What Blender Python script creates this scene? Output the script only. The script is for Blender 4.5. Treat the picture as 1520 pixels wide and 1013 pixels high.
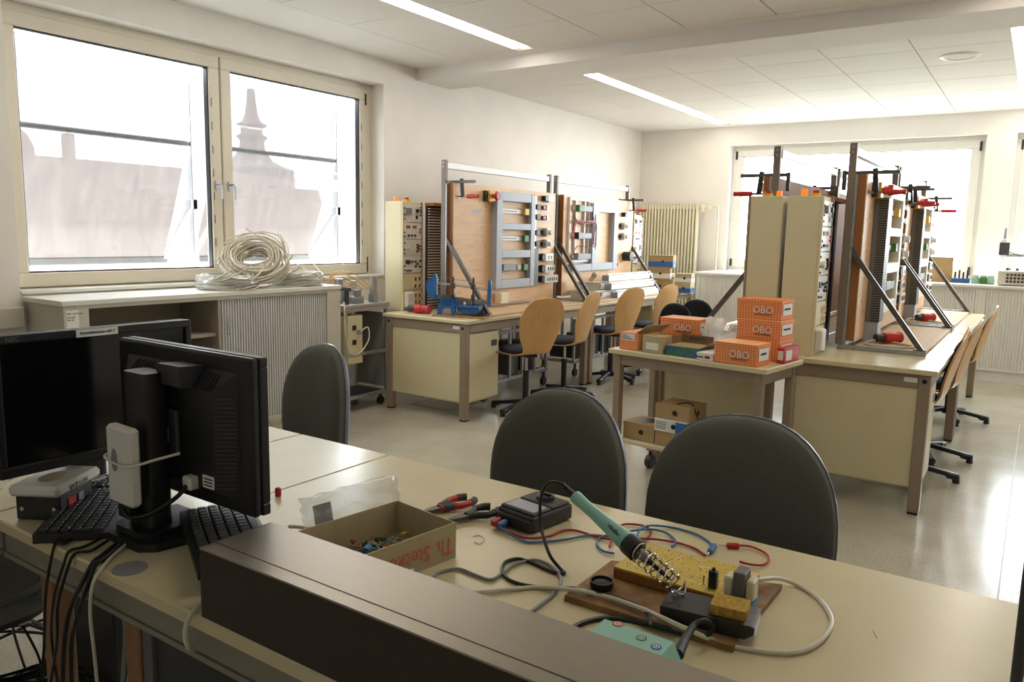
import bpy, bmesh, math, random
from mathutils import Vector, Matrix
for o in list(bpy.data.objects): bpy.data.objects.remove(o)
SC = bpy.context.scene; COL = SC.collection
PI = math.pi
random.seed(4)
# ------------------------------------------------------------------ camera
FPX, PITCH, YAW, ROLL, CAMH = 1150.5, .13806, .59418, .020425, 1.49
_f = Vector((-math.sin(YAW)*math.cos(PITCH), math.cos(YAW)*math.cos(PITCH), -math.sin(PITCH)))
_r = Vector((math.cos(YAW), math.sin(YAW), 0)); _u = _r.cross(_f)
CR = math.cos(ROLL)*_r + math.sin(ROLL)*_u; CU = -math.sin(ROLL)*_r + math.cos(ROLL)*_u; CF = _f
CP = Vector((0, 0, CAMH))
cd = bpy.data.cameras.new('camera'); cam = bpy.data.objects.new('camera', cd); COL.objects.link(cam)
cd.sensor_width = 36; cd.lens = 36*FPX/1520; cd.clip_start = .02; cd.clip_end = 500
m4 = Matrix.Identity(4)
for i in range(3): m4[i][0] = CR[i]; m4[i][1] = CU[i]; m4[i][2] = -CF[i]; m4[i][3] = CP[i]
cam.matrix_world = m4; SC.camera = cam
def ray(px, py): return CR*((px-760)/FPX) - CU*((py-506.5)/FPX) + CF
def AZ(px, py, z): d = ray(px, py); return CP + d*((z-CAMH)/d.z)      # photo point on the horizontal plane z
def AY(px, py, y): d = ray(px, py); return CP + d*(y/d.y)
def AX(px, py, x): d = ray(px, py); return CP + d*(x/d.x)
# ------------------------------------------------------------------ light and exposure
w = bpy.data.worlds.new('overcast_sky'); SC.world = w; w.use_nodes = True
bg = w.node_tree.nodes['Background']; bg.inputs[0].default_value = (.90, .95, 1, 1); bg.inputs[1].default_value = 9.0
SC.view_settings.view_transform = 'Standard'; SC.view_settings.look = 'None'
SC.view_settings.gamma = 1; SC.view_settings.use_curve_mapping = False
SC.view_settings.exposure = 1.0
LAMP = 7.5        # radiance of the ceiling strip lights
def portal(name, loc, rot, sx, sy):
    l = bpy.data.lights.new(name, 'AREA'); l.shape = 'RECTANGLE'; l.size = sx; l.size_y = sy
    l.cycles.is_portal = True
    o = bpy.data.objects.new(name, l); COL.objects.link(o); o.location = loc; o.rotation_euler = rot
portal('window_portal', (-5.3, 3.72, 1.94), (0, -PI/2, 0), 1.66, 3.08)
portal('window_portal', (-2.155, 11.0, 1.89), (-PI/2, 0, 0), 2.98, 1.66)
portal('window_portal', (1.1, 11.0, 1.89), (-PI/2, 0, 0), 2.86, 1.66)
# ------------------------------------------------------------------ materials
def lin(c):
    if isinstance(c, str): c = [int(c[i:i+2], 16) for i in (0, 2, 4)]
    return tuple((v/255/12.92 if v/255 <= .04045 else ((v/255+.055)/1.055)**2.4) for v in c)
MATS = {}
def mat(name, c, rough=.5, metal=0, var=0, scale=30, bump=0, bscale=None, emit=None, spec=.5, coat=0, stretch=None, trans=0):
    m = bpy.data.materials.new(name); m.use_nodes = True; nt = m.node_tree; N = nt.nodes; L = nt.links
    b = N['Principled BSDF']; rgb = lin(c)
    b.inputs['Base Color'].default_value = (*rgb, 1); b.inputs['Roughness'].default_value = rough; b.inputs['Metallic'].default_value = metal
    b.inputs['Specular IOR Level'].default_value = spec; b.inputs['Coat Weight'].default_value = coat
    if trans: b.inputs['Transmission Weight'].default_value = trans
    if var or bump:
        tc = N.new('ShaderNodeTexCoord'); mp = N.new('ShaderNodeMapping'); L.new(tc.outputs['Object'], mp.inputs[0])
        if stretch: mp.inputs['Scale'].default_value = stretch
        n = N.new('ShaderNodeTexNoise'); n.inputs['Scale'].default_value = scale; n.inputs['Detail'].default_value = 5; L.new(mp.outputs[0], n.inputs[0])
        if var:
            r = N.new('ShaderNodeMapRange'); r.inputs[1].default_value = .3; r.inputs[2].default_value = .7; r.inputs[3].default_value = 1-var; r.inputs[4].default_value = 1+var
            L.new(n.outputs[0], r.inputs[0]); h = N.new('ShaderNodeHueSaturation'); h.inputs['Color'].default_value = (*rgb, 1)
            L.new(r.outputs[0], h.inputs['Value']); L.new(h.outputs[0], b.inputs['Base Color'])
        if bump:
            n2 = n
            if bscale: n2 = N.new('ShaderNodeTexNoise'); n2.inputs['Scale'].default_value = bscale; n2.inputs['Detail'].default_value = 3; L.new(mp.outputs[0], n2.inputs[0])
            bp = N.new('ShaderNodeBump'); bp.inputs['Strength'].default_value = bump; bp.inputs['Distance'].default_value = .002
            L.new(n2.outputs[0], bp.inputs['Height']); L.new(bp.outputs[0], b.inputs['Normal'])
    if emit: b.inputs['Emission Color'].default_value = (*lin(emit[0]), 1); b.inputs['Emission Strength'].default_value = emit[1]
    MATS[name] = m; return m
def nodes(m): return m.node_tree.nodes, m.node_tree.links, m.node_tree.nodes['Principled BSDF']
mat('plaster', (238, 233, 226), .9, var=.03, scale=3, bump=.15, bscale=120)
mat('ceiling_white', (238, 234, 228), .9, var=.02, scale=4)
mat('tile_white', (236, 232, 225), .85, var=.02, scale=60)
mat('joint_grey', (96, 93, 88), .9)
mat('window_cream', (222, 214, 196), .4, var=.02, scale=5)
mat('gasket', (28, 30, 36), .5)
mat('sill_white', (228, 226, 218), .35, var=.02, scale=8)
mat('laminate', (216, 203, 165), .25, var=.025, scale=9, bump=.05, bscale=300)
mat('laminate_edge', (206, 192, 150), .4, var=.03, scale=20)
mat('brown_steel', (150, 132, 112), .45, var=.03, scale=20)
mat('cream_steel', (219, 207, 168), .5, var=.02, scale=6)
mat('cabinet_grey', (205, 200, 186), .5, var=.02, scale=6)
mat('cabinet_dark', (120, 112, 100), .7)
mat('shutter_grey', (205, 205, 204), .38, metal=.0, var=.02, scale=6)
mat('black_plastic', (30, 30, 32), .42, var=.1, scale=40)
mat('black_gloss', (12, 13, 17), .16)
mat('dark_grey', (58, 58, 60), .5, var=.08, scale=40)
mat('grey_plastic', (140, 140, 140), .5)
mat('mid_grey', (105, 105, 106), .5)
mat('white_plastic', (228, 226, 218), .4)
mat('cream_plastic', (228, 218, 186), .45)
mat('chrome', (205, 205, 208), .16, metal=1)
mat('steel', (150, 148, 144), .35, metal=.9, var=.08, scale=25)
mat('galvanised', (165, 168, 170), .42, metal=.85, var=.12, scale=35)
mat('dark_steel', (96, 92, 86), .45, metal=.6, var=.12, scale=30)
mat('aluminium', (196, 198, 202), .3, metal=.85, var=.04, scale=20)
mat('white_alu', (235, 236, 238), .35, var=.01)
mat('trunking_grey', (168, 174, 184), .45, var=.02, scale=12)
mat('slot_grey', (110, 108, 102), .55)
mat('red', (190, 40, 34), .42, var=.05, scale=20)
mat('red_dark', (140, 30, 34), .45)
mat('orange_lamp', (255, 122, 30), .25, emit=((255, 110, 20), .5))
mat('yellow', (222, 176, 40), .45)
mat('blue', (38, 92, 150), .42, var=.05, scale=30)
mat('blue_wire', (58, 118, 172), .4)
mat('red_wire', (178, 36, 34), .4)
mat('black_wire', (16, 16, 17), .38)
mat('grey_wire', (142, 144, 146), .45)
mat('white_wire', (222, 216, 198), .42)
mat('cable_cream', (206, 198, 178), .45, var=.06, scale=40)
mat('orange_hose', (230, 186, 104), .35)
mat('green', (64, 120, 52), .5)
mat('ply_face', (230, 190, 146), .5, var=.07, scale=5, stretch=(1, 1, 6), bump=.05)
mat('ply_edge', (150, 96, 48), .6, var=.15, scale=14, stretch=(6, 6, 1))
mat('ply_shell', (222, 174, 114), .3, var=.08, scale=7, stretch=(6, 6, .8), coat=.3)
mat('ply_shell_edge', (150, 104, 62), .5, var=.1, scale=40, stretch=(1, 1, 8))
mat('chipboard', (204, 174, 136), .6, var=.16, scale=70, bump=.2)
mat('post_brown', (124, 110, 96), .45, var=.05, scale=20)
mat('seam_grey', (150, 144, 130), .4)
mat('apron_grey', (142, 138, 122), .5)
mat('rim_grey', (104, 112, 126), .35)
mat('cabinet_inner', (160, 150, 134), .7)
mat('old_wood', (148, 110, 66), .6, var=.4, scale=26, bump=.25)
mat('cushion_navy', (34, 38, 52), .85, var=.08, scale=200)
mat('fabric_charcoal', (104, 104, 97), .95, var=.22, scale=420, bump=.5, bscale=500, spec=.2)
mat('fabric_black', (26, 27, 30), .9, var=.15, scale=300, spec=.2)
mat('card', (176, 148, 104), .8, var=.05, scale=25)
mat('card_pale', (188, 172, 136), .8, var=.05, scale=25)
mat('card_dark', (120, 98, 66), .85, var=.05, scale=25)
mat('paper', (232, 231, 226), .7)
mat('paper_blue', (48, 104, 176), .5)
mat('ink', (40, 40, 44), .7)
mat('ink_red', (222, 120, 100), .8)
mat('turquoise', (146, 200, 186), .4, var=.02, scale=20)
mat('bronze', (158, 150, 138), .32, metal=.75, var=.05, scale=60, stretch=(.4, 12, 12))
mat('bronze_front', (62, 52, 42), .6, metal=.2, var=.04, scale=40)
mat('pcb', (204, 172, 40), .4, var=.12, scale=18)
mat('solder', (196, 194, 184), .25, metal=.8)
mat('sponge', (186, 150, 66), .95, var=.3, scale=120, bump=.8)
mat('tip_black', (30, 26, 24), .6, var=.3, scale=90, bump=.6)
mat('radiator', (226, 218, 190), .4)
mat('roof_brown', (118, 104, 96), .9, var=.12, scale=3)
mat('house_wall', (170, 158, 146), .9, var=.06, scale=2)
mat('spire_slate', (96, 90, 98), .8, var=.12, scale=3)
mat('asphalt', (150, 148, 144), .95, var=.08, scale=2)
mat('lamp_white', (255, 255, 255), .5, emit=((255, 243, 226), LAMP))
mat('bottle_green', (150, 180, 160), .25)
def glass_mat(name, tint, k=.06, a=1):
    m = bpy.data.materials.new(name); m.use_nodes = True; N = m.node_tree.nodes; L = m.node_tree.links; N.clear()
    o = N.new('ShaderNodeOutputMaterial'); t = N.new('ShaderNodeBsdfTransparent'); t.inputs[0].default_value = (*tint, 1)
    g = N.new('ShaderNodeBsdfGlossy'); g.inputs['Roughness'].default_value = .03
    lz = N.new('ShaderNodeLayerWeight'); pw = N.new('ShaderNodeMath'); pw.operation = 'POWER'; pw.inputs[1].default_value = 5; L.new(lz.outputs['Facing'], pw.inputs[0])
    lw = N.new('ShaderNodeMath'); lw.operation = 'MULTIPLY_ADD'; lw.inputs[1].default_value = .9; lw.inputs[2].default_value = .03; L.new(pw.outputs[0], lw.inputs[0])
    mx = N.new('ShaderNodeMixShader'); L.new(lw.outputs[0], mx.inputs[0]); L.new(t.outputs[0], mx.inputs[1]); L.new(g.outputs[0], mx.inputs[2]); L.new(mx.outputs[0], o.inputs[0])
    MATS[name] = m
glass_mat('glass', (.95, .97, .97))
def film_mat(name, clear, col, tl=.5, gloss=.0, rough=.2, streak=0):
    """thin sheet: part see-through, part scattering"""
    m = bpy.data.materials.new(name); m.use_nodes = True; N = m.node_tree.nodes; L = m.node_tree.links; N.clear()
    o = N.new('ShaderNodeOutputMaterial'); t = N.new('ShaderNodeBsdfTransparent'); d = N.new('ShaderNodeBsdfDiffuse'); s = N.new('ShaderNodeBsdfTranslucent')
    for q in (d, s): q.inputs[0].default_value = (*lin(col), 1)
    a = N.new('ShaderNodeMixShader'); a.inputs[0].default_value = tl; L.new(d.outputs[0], a.inputs[1]); L.new(s.outputs[0], a.inputs[2])
    if gloss:
        g = N.new('ShaderNodeBsdfGlossy'); g.inputs['Roughness'].default_value = rough; c = N.new('ShaderNodeMixShader'); c.inputs[0].default_value = gloss
        L.new(a.outputs[0], c.inputs[1]); L.new(g.outputs[0], c.inputs[2]); a = c
    b = N.new('ShaderNodeMixShader'); b.inputs[0].default_value = 1-clear; L.new(t.outputs[0], b.inputs[1]); L.new(a.outputs[0], b.inputs[2]); L.new(b.outputs[0], o.inputs[0])
    if streak:
        tc = N.new('ShaderNodeTexCoord'); mp = N.new('ShaderNodeMapping'); mp.inputs['Scale'].default_value = (1, 2.2, .35); n = N.new('ShaderNodeTexNoise'); n.inputs['Scale'].default_value = 6; n.inputs['Detail'].default_value = 6
        L.new(tc.outputs['Object'], mp.inputs[0]); L.new(mp.outputs[0], n.inputs[0]); r = N.new('ShaderNodeMapRange'); r.inputs[1].default_value = .3; r.inputs[2].default_value = .7
        r.inputs[3].default_value = 1-clear-streak; r.inputs[4].default_value = 1-clear+streak; L.new(n.outputs[0], r.inputs[0]); L.new(r.outputs[0], b.inputs[0])
    MATS[name] = m
film_mat('screen_fabric', .25, (116, 108, 105), .6, streak=.04)
film_mat('plastic_film', .62, (225, 228, 230), .4, gloss=.35, rough=.15)
film_mat('zip_bag', .74, (225, 228, 232), .4, gloss=.4, rough=.12)
film_mat('leaf', .15, (120, 160, 90), .5)
# speckled lino floor, glossy
m = mat('floor_lino', (196, 188, 168), .2); N, L, B = nodes(m)
tc = N.new('ShaderNodeTexCoord'); mix = None
def speck(scale, lo, hi, col, prev):
    n = N.new('ShaderNodeTexNoise'); n.inputs['Scale'].default_value = scale; n.inputs['Detail'].default_value = 2; L.new(tc.outputs['Object'], n.inputs[0])
    r = N.new('ShaderNodeMapRange'); r.inputs[1].default_value = lo; r.inputs[2].default_value = hi; L.new(n.outputs[0], r.inputs[0])
    x = N.new('ShaderNodeMix'); x.data_type = 'RGBA'; L.new(r.outputs[0], x.inputs[0])
    if prev: L.new(prev, x.inputs[6])
    else: x.inputs[6].default_value = (*lin((176, 169, 152)), 1)
    x.inputs[7].default_value = (*lin(col), 1); return x.outputs[2]
p = speck(3, .35, .75, (190, 184, 168), None); p = speck(110, .59, .70, (128, 116, 98), p)
L.new(p, B.inputs['Base Color'])
n = N.new('ShaderNodeTexNoise'); n.inputs['Scale'].default_value = 5; L.new(tc.outputs['Object'], n.inputs[0])
r = N.new('ShaderNodeMapRange'); r.inputs[3].default_value = .13; r.inputs[4].default_value = .22; L.new(n.outputs[0], r.inputs[0]); L.new(r.outputs[0], B.inputs['Roughness'])
bp = N.new('ShaderNodeBump'); bp.inputs['Strength'].default_value = .05; bp.inputs['Distance'].default_value = .001; n2 = N.new('ShaderNodeTexNoise'); n2.inputs['Scale'].default_value = 40; L.new(tc.outputs['Object'], n2.inputs[0]); L.new(n2.outputs[0], bp.inputs['Height']); L.new(bp.outputs[0], B.inputs['Normal'])
# printed orange carton: fine pale grid on orange
def grid_mat(name, base, line, sc, off=.0, w=.12):
    m = mat(name, base, .6); N, L, B = nodes(m); tc = N.new('ShaderNodeTexCoord'); br = N.new('ShaderNodeTexBrick'); br.offset = off
    mp = N.new('ShaderNodeMapping'); mp.inputs['Rotation'].default_value = (PI/2, 0, 0); L.new(tc.outputs['Object'], mp.inputs[0])
    L.new(mp.outputs[0], br.inputs[0])
    br.inputs['Color1'].default_value = br.inputs['Color2'].default_value = (*lin(base), 1); br.inputs['Mortar'].default_value = (*lin(line), 1)
    br.inputs['Scale'].default_value = sc; br.inputs['Mortar Size'].default_value = w*.5; br.inputs['Brick Width'].default_value = 1.; br.inputs['Row Height'].default_value = .8; br.inputs['Mortar Smooth'].default_value = .3
    L.new(br.outputs[0], B.inputs['Base Color'])
grid_mat('orange_print', (228, 116, 52), (246, 178, 120), 62, 0, .28)
m = mat('green_print', (70, 120, 66), .6); N, L, B = nodes(m); v = N.new('ShaderNodeTexVoronoi'); v.inputs['Scale'].default_value = 90; tc = N.new('ShaderNodeTexCoord'); L.new(tc.outputs['Object'], v.inputs[0])
cr = N.new('ShaderNodeValToRGB'); e = cr.color_ramp.elements; e[0].color = (*lin((58, 88, 150)), 1); e[1].color = (*lin((150, 170, 70)), 1); e.new(.45).color = (*lin((64, 124, 66)), 1); cr.color_ramp.interpolation = 'CONSTANT'
sp = N.new('ShaderNodeSeparateColor'); L.new(v.outputs['Color'], sp.inputs[0]); L.new(sp.outputs[0], cr.inputs[0]); L.new(cr.outputs[0], B.inputs['Base Color'])
# ------------------------------------------------------------------ mesh helpers
def V3(*a): return Vector(a)
class MB:
    def __init__(s): s.v = []; s.f = []; s.T = None
    def add(s, vs, fs):
        k = len(s.v)
        s.v += [tuple(s.T @ Vector(p)) if s.T else tuple(p) for p in vs]; s.f += [tuple(i+k for i in f) for f in fs]; return s
    def box(s, x0, x1, y0, y1, z0, z1, b=0):
        if x1 < x0: x0, x1 = x1, x0
        if y1 < y0: y0, y1 = y1, y0
        if z1 < z0: z0, z1 = z1, z0
        b = min(b, (x1-x0)*.45, (y1-y0)*.45, (z1-z0)*.45)
        if b <= 0:
            vs = [(x, y, z) for x in (x0, x1) for y in (y0, y1) for z in (z0, z1)]
            return s.add(vs, [(0, 1, 3, 2), (4, 6, 7, 5), (0, 4, 5, 1), (2, 3, 7, 6), (0, 2, 6, 4), (1, 5, 7, 3)])
        X = (x0, x1); Y = (y0, y1); Z = (z0, z1); vs = []; ix = {}
        for i in (0, 1):
            for j in (0, 1):
                for k in (0, 1):
                    for a in (0, 1, 2):
                        p = [X[i], Y[j], Z[k]]; sg = (1-2*i, 1-2*j, 1-2*k)
                        for c in range(3):
                            if c != a: p[c] += sg[c]*b
                        ix[i, j, k, a] = len(vs); vs.append(p)
        F = []
        for a in range(3):
            u, v = (a+1) % 3, (a+2) % 3
            for sd in (0, 1):
                q = []
                for du, dv in ((0, 0), (1, 0), (1, 1), (0, 1)):
                    t = [0, 0, 0]; t[a] = sd; t[u] = du; t[v] = dv; q.append(ix[t[0], t[1], t[2], a])
                F.append(tuple(q if sd else q[::-1]))
            for du in (0, 1):
                for dv in (0, 1):     # edges along axis a
                    t0 = [0, 0, 0]; t0[u] = du; t0[v] = dv; t1 = t0[:]; t1[a] = 1
                    q = [ix[(*t0, u)], ix[(*t1, u)], ix[(*t1, v)], ix[(*t0, v)]]
                    F.append(tuple(q if (du == dv) else q[::-1]))
        for i in (0, 1):
            for j in (0, 1):
                for k in (0, 1):
                    q = [ix[i, j, k, 0], ix[i, j, k, 1], ix[i, j, k, 2]]; F.append(tuple(q if (i+j+k) % 2 else q[::-1]))
        return s.add(vs, F)
    def cbox(s, c, d, b=0): return s.box(c[0]-d[0]/2, c[0]+d[0]/2, c[1]-d[1]/2, c[1]+d[1]/2, c[2]-d[2]/2, c[2]+d[2]/2, b)
    def bar(s, p0, p1, w, h, up=(0, 0, 1), b=0):
        p0 = Vector(p0); p1 = Vector(p1); d = (p1-p0); ln = d.length; d.normalize(); u = Vector(up)
        sd = d.cross(u)
        if sd.length < 1e-4: sd = d.cross(Vector((1, 0, 0)))
        sd.normalize(); u = sd.cross(d); old = s.T
        M = Matrix(((d.x, sd.x, u.x, p0.x), (d.y, sd.y, u.y, p0.y), (d.z, sd.z, u.z, p0.z), (0, 0, 0, 1)))
        s.T = old @ M if old else M; s.box(0, ln, -w/2, w/2, -h/2, h/2, b); s.T = old; return s
    def cyl(s, p0, p1, r0, r1=None, n=14, caps=True):
        r1 = r0 if r1 is None else r1; p0 = Vector(p0); p1 = Vector(p1); d = (p1-p0).normalized(); a = d.orthogonal().normalized(); c = d.cross(a)
        vs = []; F = []
        for p, r in ((p0, r0), (p1, r1)):
            vs += [p+(a*math.cos(t)+c*math.sin(t))*r for t in (2*PI*i/n for i in range(n))]
        for i in range(n): j = (i+1) % n; F.append((i, j, n+j, n+i))
        if caps: F.append(tuple(range(n))[::-1]); F.append(tuple(range(n, 2*n)))
        return s.add(vs, F)
    def tube(s, pts, r, n=8, closed=False, res=0):
        P = [Vector(p) for p in pts]
        if res: P = spline(P, res, closed)
        k = len(P); vs = []; F = []; nrm = None
        for i, p in enumerate(P):
            t = (P[(i+1) % k]-P[i-1]) if closed else (P[min(i+1, k-1)]-P[max(i-1, 0)])
            if t.length < 1e-9: t = Vector((0, 0, 1))
            t.normalize()
            if nrm is None: nrm = t.orthogonal().normalized()
            else:
                nrm = nrm - t*nrm.dot(t)
                nrm = nrm.normalized() if nrm.length > 1e-6 else t.orthogonal().normalized()
            bn = t.cross(nrm); rr = r[i] if isinstance(r, (list, tuple)) else r
            vs += [p+(nrm*math.cos(2*PI*j/n)+bn*math.sin(2*PI*j/n))*rr for j in range(n)]
        for i in range(k if closed else k-1):
            a = i*n; c = ((i+1) % k)*n
            for j in range(n): q = (j+1) % n; F.append((a+j, a+q, c+q, c+j))
        if not closed: F.append(tuple(range(n))[::-1]); F.append(tuple(range((k-1)*n, k*n)))
        return s.add(vs, F)
    def lathe(s, prof, n=24, c=(0, 0, 0), close=True):
        vs = []; F = []; k = len(prof)
        for r, z in prof: vs += [(c[0]+r*math.cos(2*PI*i/n), c[1]+r*math.sin(2*PI*i/n), c[2]+z) for i in range(n)]
        for a in range(k-1):
            for i in range(n): j = (i+1) % n; F.append((a*n+i, a*n+j, (a+1)*n+j, (a+1)*n+i))
        if close: F.append(tuple(range(n))[::-1]); F.append(tuple(range((k-1)*n, k*n)))
        return s.add(vs, F)
    def prism(s, poly, a, b, ax='z'):
        n = len(poly)
        def q(p, t): return {'z': (p[0], p[1], t), 'y': (p[0], t, p[1]), 'x': (t, p[0], p[1])}[ax]
        vs = [q(p, a) for p in poly]+[q(p, b) for p in poly]; F = [tuple(range(n))[::-1], tuple(range(n, 2*n))]
        for i in range(n): j = (i+1) % n; F.append((i, j, n+j, n+i))
        return s.add(vs, F)
    def ell(s, c, rx, ry, rz, n=14, k=8):
        pr = [(math.sin(PI*i/k), -math.cos(PI*i/k)) for i in range(k+1)]; vs = []; F = []
        for a, z in pr: vs += [(c[0]+rx*a*math.cos(2*PI*i/n), c[1]+ry*a*math.sin(2*PI*i/n), c[2]+rz*z) for i in range(n)]
        for a in range(k):
            for i in range(n): j = (i+1) % n; F.append((a*n+i, a*n+j, (a+1)*n+j, (a+1)*n+i))
        return s.add(vs, F)
    def sheet(s, fn, nu, nv, t=.006):
        """thick curved sheet: fn(u,v)->Vector, thickness along the local normal"""
        P = [[Vector(fn(i/nu, j/nv)) for j in range(nv+1)] for i in range(nu+1)]
        def nm(i, j):
            a = P[min(i+1, nu)][j]-P[max(i-1, 0)][j]; b = P[i][min(j+1, nv)]-P[i][max(j-1, 0)]; c = a.cross(b); return c.normalized() if c.length > 1e-9 else Vector((0, 0, 1))
        vs = []; F = []; W = nv+1; K = (nu+1)*W
        for sg in (.5, -.5):
            for i in range(nu+1):
                for j in range(W): vs.append(P[i][j]+nm(i, j)*t*sg)
        for i in range(nu):
            for j in range(nv):
                a, b, c, d = i*W+j, (i+1)*W+j, (i+1)*W+j+1, i*W+j+1; F += [(a, b, c, d), (K+a, K+d, K+c, K+b)]
        for i in range(nu):
            a, b = i*W, (i+1)*W; F.append((a, K+a, K+b, b)); a, b = i*W+nv, (i+1)*W+nv; F.append((a, b, K+b, K+a))
        for j in range(nv):
            a, b = j, j+1; F.append((a, b, K+b, K+a)); a, b = nu*W+j, nu*W+j+1; F.append((a, K+a, K+b, b))
        return s.add(vs, F)
    def build(s, name, m, parent=None, sharp=.6, mats=None):
        me = bpy.data.meshes.new(name); me.from_pydata(s.v, [], s.f); me.update()
        bm = bmesh.new(); bm.from_mesh(me); bmesh.ops.recalc_face_normals(bm, faces=bm.faces); bm.to_mesh(me); bm.free()
        me.materials.append(MATS[m])
        me.polygons.foreach_set('use_smooth', [True]*len(me.polygons)); me.set_sharp_from_angle(angle=sharp)
        o = bpy.data.objects.new(name, me); COL.objects.link(o)
        if parent: o.parent = parent
        return o
def spline(P, res, closed=False):
    n = len(P); out = []
    for i in range(n if closed else n-1):
        p0 = P[i-1] if (closed or i > 0) else P[0]; p1 = P[i]; p2 = P[(i+1) % n]; p3 = P[(i+2) % n] if (closed or i+2 < n) else P[-1]
        for k in range(res):
            t = k/res; out.append(.5*((2*p1)+(p2-p0)*t+(2*p0-5*p1+4*p2-p3)*t*t+(3*p1-p0-3*p2+p3)*t**3))
    if not closed: out.append(P[-1])
    return out
def rrect(w, h, r, n=5, cx=0, cy=0):
    out = []
    for sx, sy, a0 in ((1, 1, 0), (-1, 1, PI/2), (-1, -1, PI), (1, -1, 3*PI/2)):
        for i in range(n+1):
            a = a0+PI/2*i/n; out.append((cx+sx*(w/2-r)+r*math.cos(a), cy+sy*(h/2-r)+r*math.sin(a)))
    return out
def tag(o, label, cat, group=None, kind=None):
    o['label'] = label; o['category'] = cat
    if group: o['group'] = group
    if kind: o['kind'] = kind
    return o
def thing(name, label, cat, loc=(0, 0, 0), rz=0, group=None, kind=None):
    o = bpy.data.objects.new(name, None); COL.objects.link(o); o.location = loc; o.rotation_euler = (0, 0, rz); o.empty_display_size = .1
    return tag(o, label, cat, group, kind)
def ctree(o, parent=None):
    c = o.copy(); COL.objects.link(c); c.parent = parent
    for ch in list(o.children): ctree(ch, c)
    return c
def dup(o, label, loc, rz, group=None):
    c = ctree(o); c.location = loc; c.rotation_euler = (0, 0, rz); c['label'] = label
    if group: c['group'] = group
    return c
def one(name, mb, m, label, cat, group=None, kind=None, loc=None, rz=0):
    o = mb.build(name, m)
    if loc is not None: o.location = loc; o.rotation_euler = (0, 0, rz)
    return tag(o, label, cat, group, kind)
def text(name, s, size, m, parent, loc, rot, ext=.0004, align='CENTER', sx=1):
    """flat lettering as a mesh; local +X reads along the line, +Y is up"""
    cu = bpy.data.curves.new(name, 'FONT'); cu.body = s; cu.size = size; cu.extrude = ext; cu.align_x = align; cu.align_y = 'CENTER'; cu.resolution_u = 3
    t = bpy.data.objects.new(name+'_tmp', cu); COL.objects.link(t); dg = bpy.context.evaluated_depsgraph_get()
    me = bpy.data.meshes.new_from_object(t.evaluated_get(dg)); bpy.data.objects.remove(t); bpy.data.curves.remove(cu)
    me.materials.clear(); me.materials.append(MATS[m]); o = bpy.data.objects.new(name, me); COL.objects.link(o)
    o.location = loc; o.rotation_euler = rot; o.scale = (sx, 1, 1)
    if parent: o.parent = parent
    return o
# ================================================================== the room
XL, YB, ZC = -5.0, 10.68, 2.995
XR, YF = 3.2, -2.4
b = MB().box(XL-.3, XR+.2, YF-.2, YB+.3, -.12, 0); FL = one('floor', b, 'floor_lino', 'pale speckled glossy linoleum floor of the workshop', 'floor', kind='structure')
q = MB().box(-4.42, -4.40, 4.98, 5.36, 0, .0015).box(-4.02, -4.0, 4.98, 5.36, 0, .0015).box(-4.42, -4.0, 4.98, 5.0, 0, .0015).box(-4.42, -4.0, 5.34, 5.36, 0, .0015).build('access_cover', 'slot_grey', FL)
# lino weld seams
MB().box(-.02, -.014, 2.2, 7.6, 0, .0006).build('floor_seam', 'seam_grey', FL)
MB().box(-.014, 2.0, 5.2, 5.206, 0, .0006).build('floor_seam', 'seam_grey', FL)
# left wall with window opening
w = MB().box(XL-.3, XL, YF-.2, 2.17, 0, ZC).box(XL-.3, XL, 5.27, YB+.3, 0, ZC).box(XL-.3, XL, 2.17, 5.27, 0, 1.08).box(XL-.3, XL, 2.17, 5.27, 2.787, ZC)
one('wall_left', w, 'plaster', 'off-white plastered wall with the two-sash window on the left', 'wall', kind='structure')
w = MB().box(XL, -3.66, YB, YB+.3, 0, ZC).box(-3.66, -.65, YB, YB+.3, 0, 1.04).box(-3.66, -.65, YB, YB+.3, 2.74, ZC).box(-.65, -.35, YB, YB+.3, 0, ZC)
w.box(-.35, 2.55, YB, YB+.3, 0, 1.04).box(-.35, 2.55, YB, YB+.3, 2.74, ZC).box(2.55, XR+.2, YB, YB+.3, 0, ZC)
one('wall_back', w, 'plaster', 'white plastered back wall with bright windows and a radiator', 'wall', kind='structure')
one('wall_right', MB().box(XR, XR+.2, YF-.2, YB, 0, ZC), 'plaster', 'off-white plastered wall to the right of the view', 'wall', kind='structure')
one('wall_front', MB().box(XL, XR, YF-.2, YF, 0, ZC), 'plaster', 'off-white plastered wall behind the viewer', 'wall', kind='structure')
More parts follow.
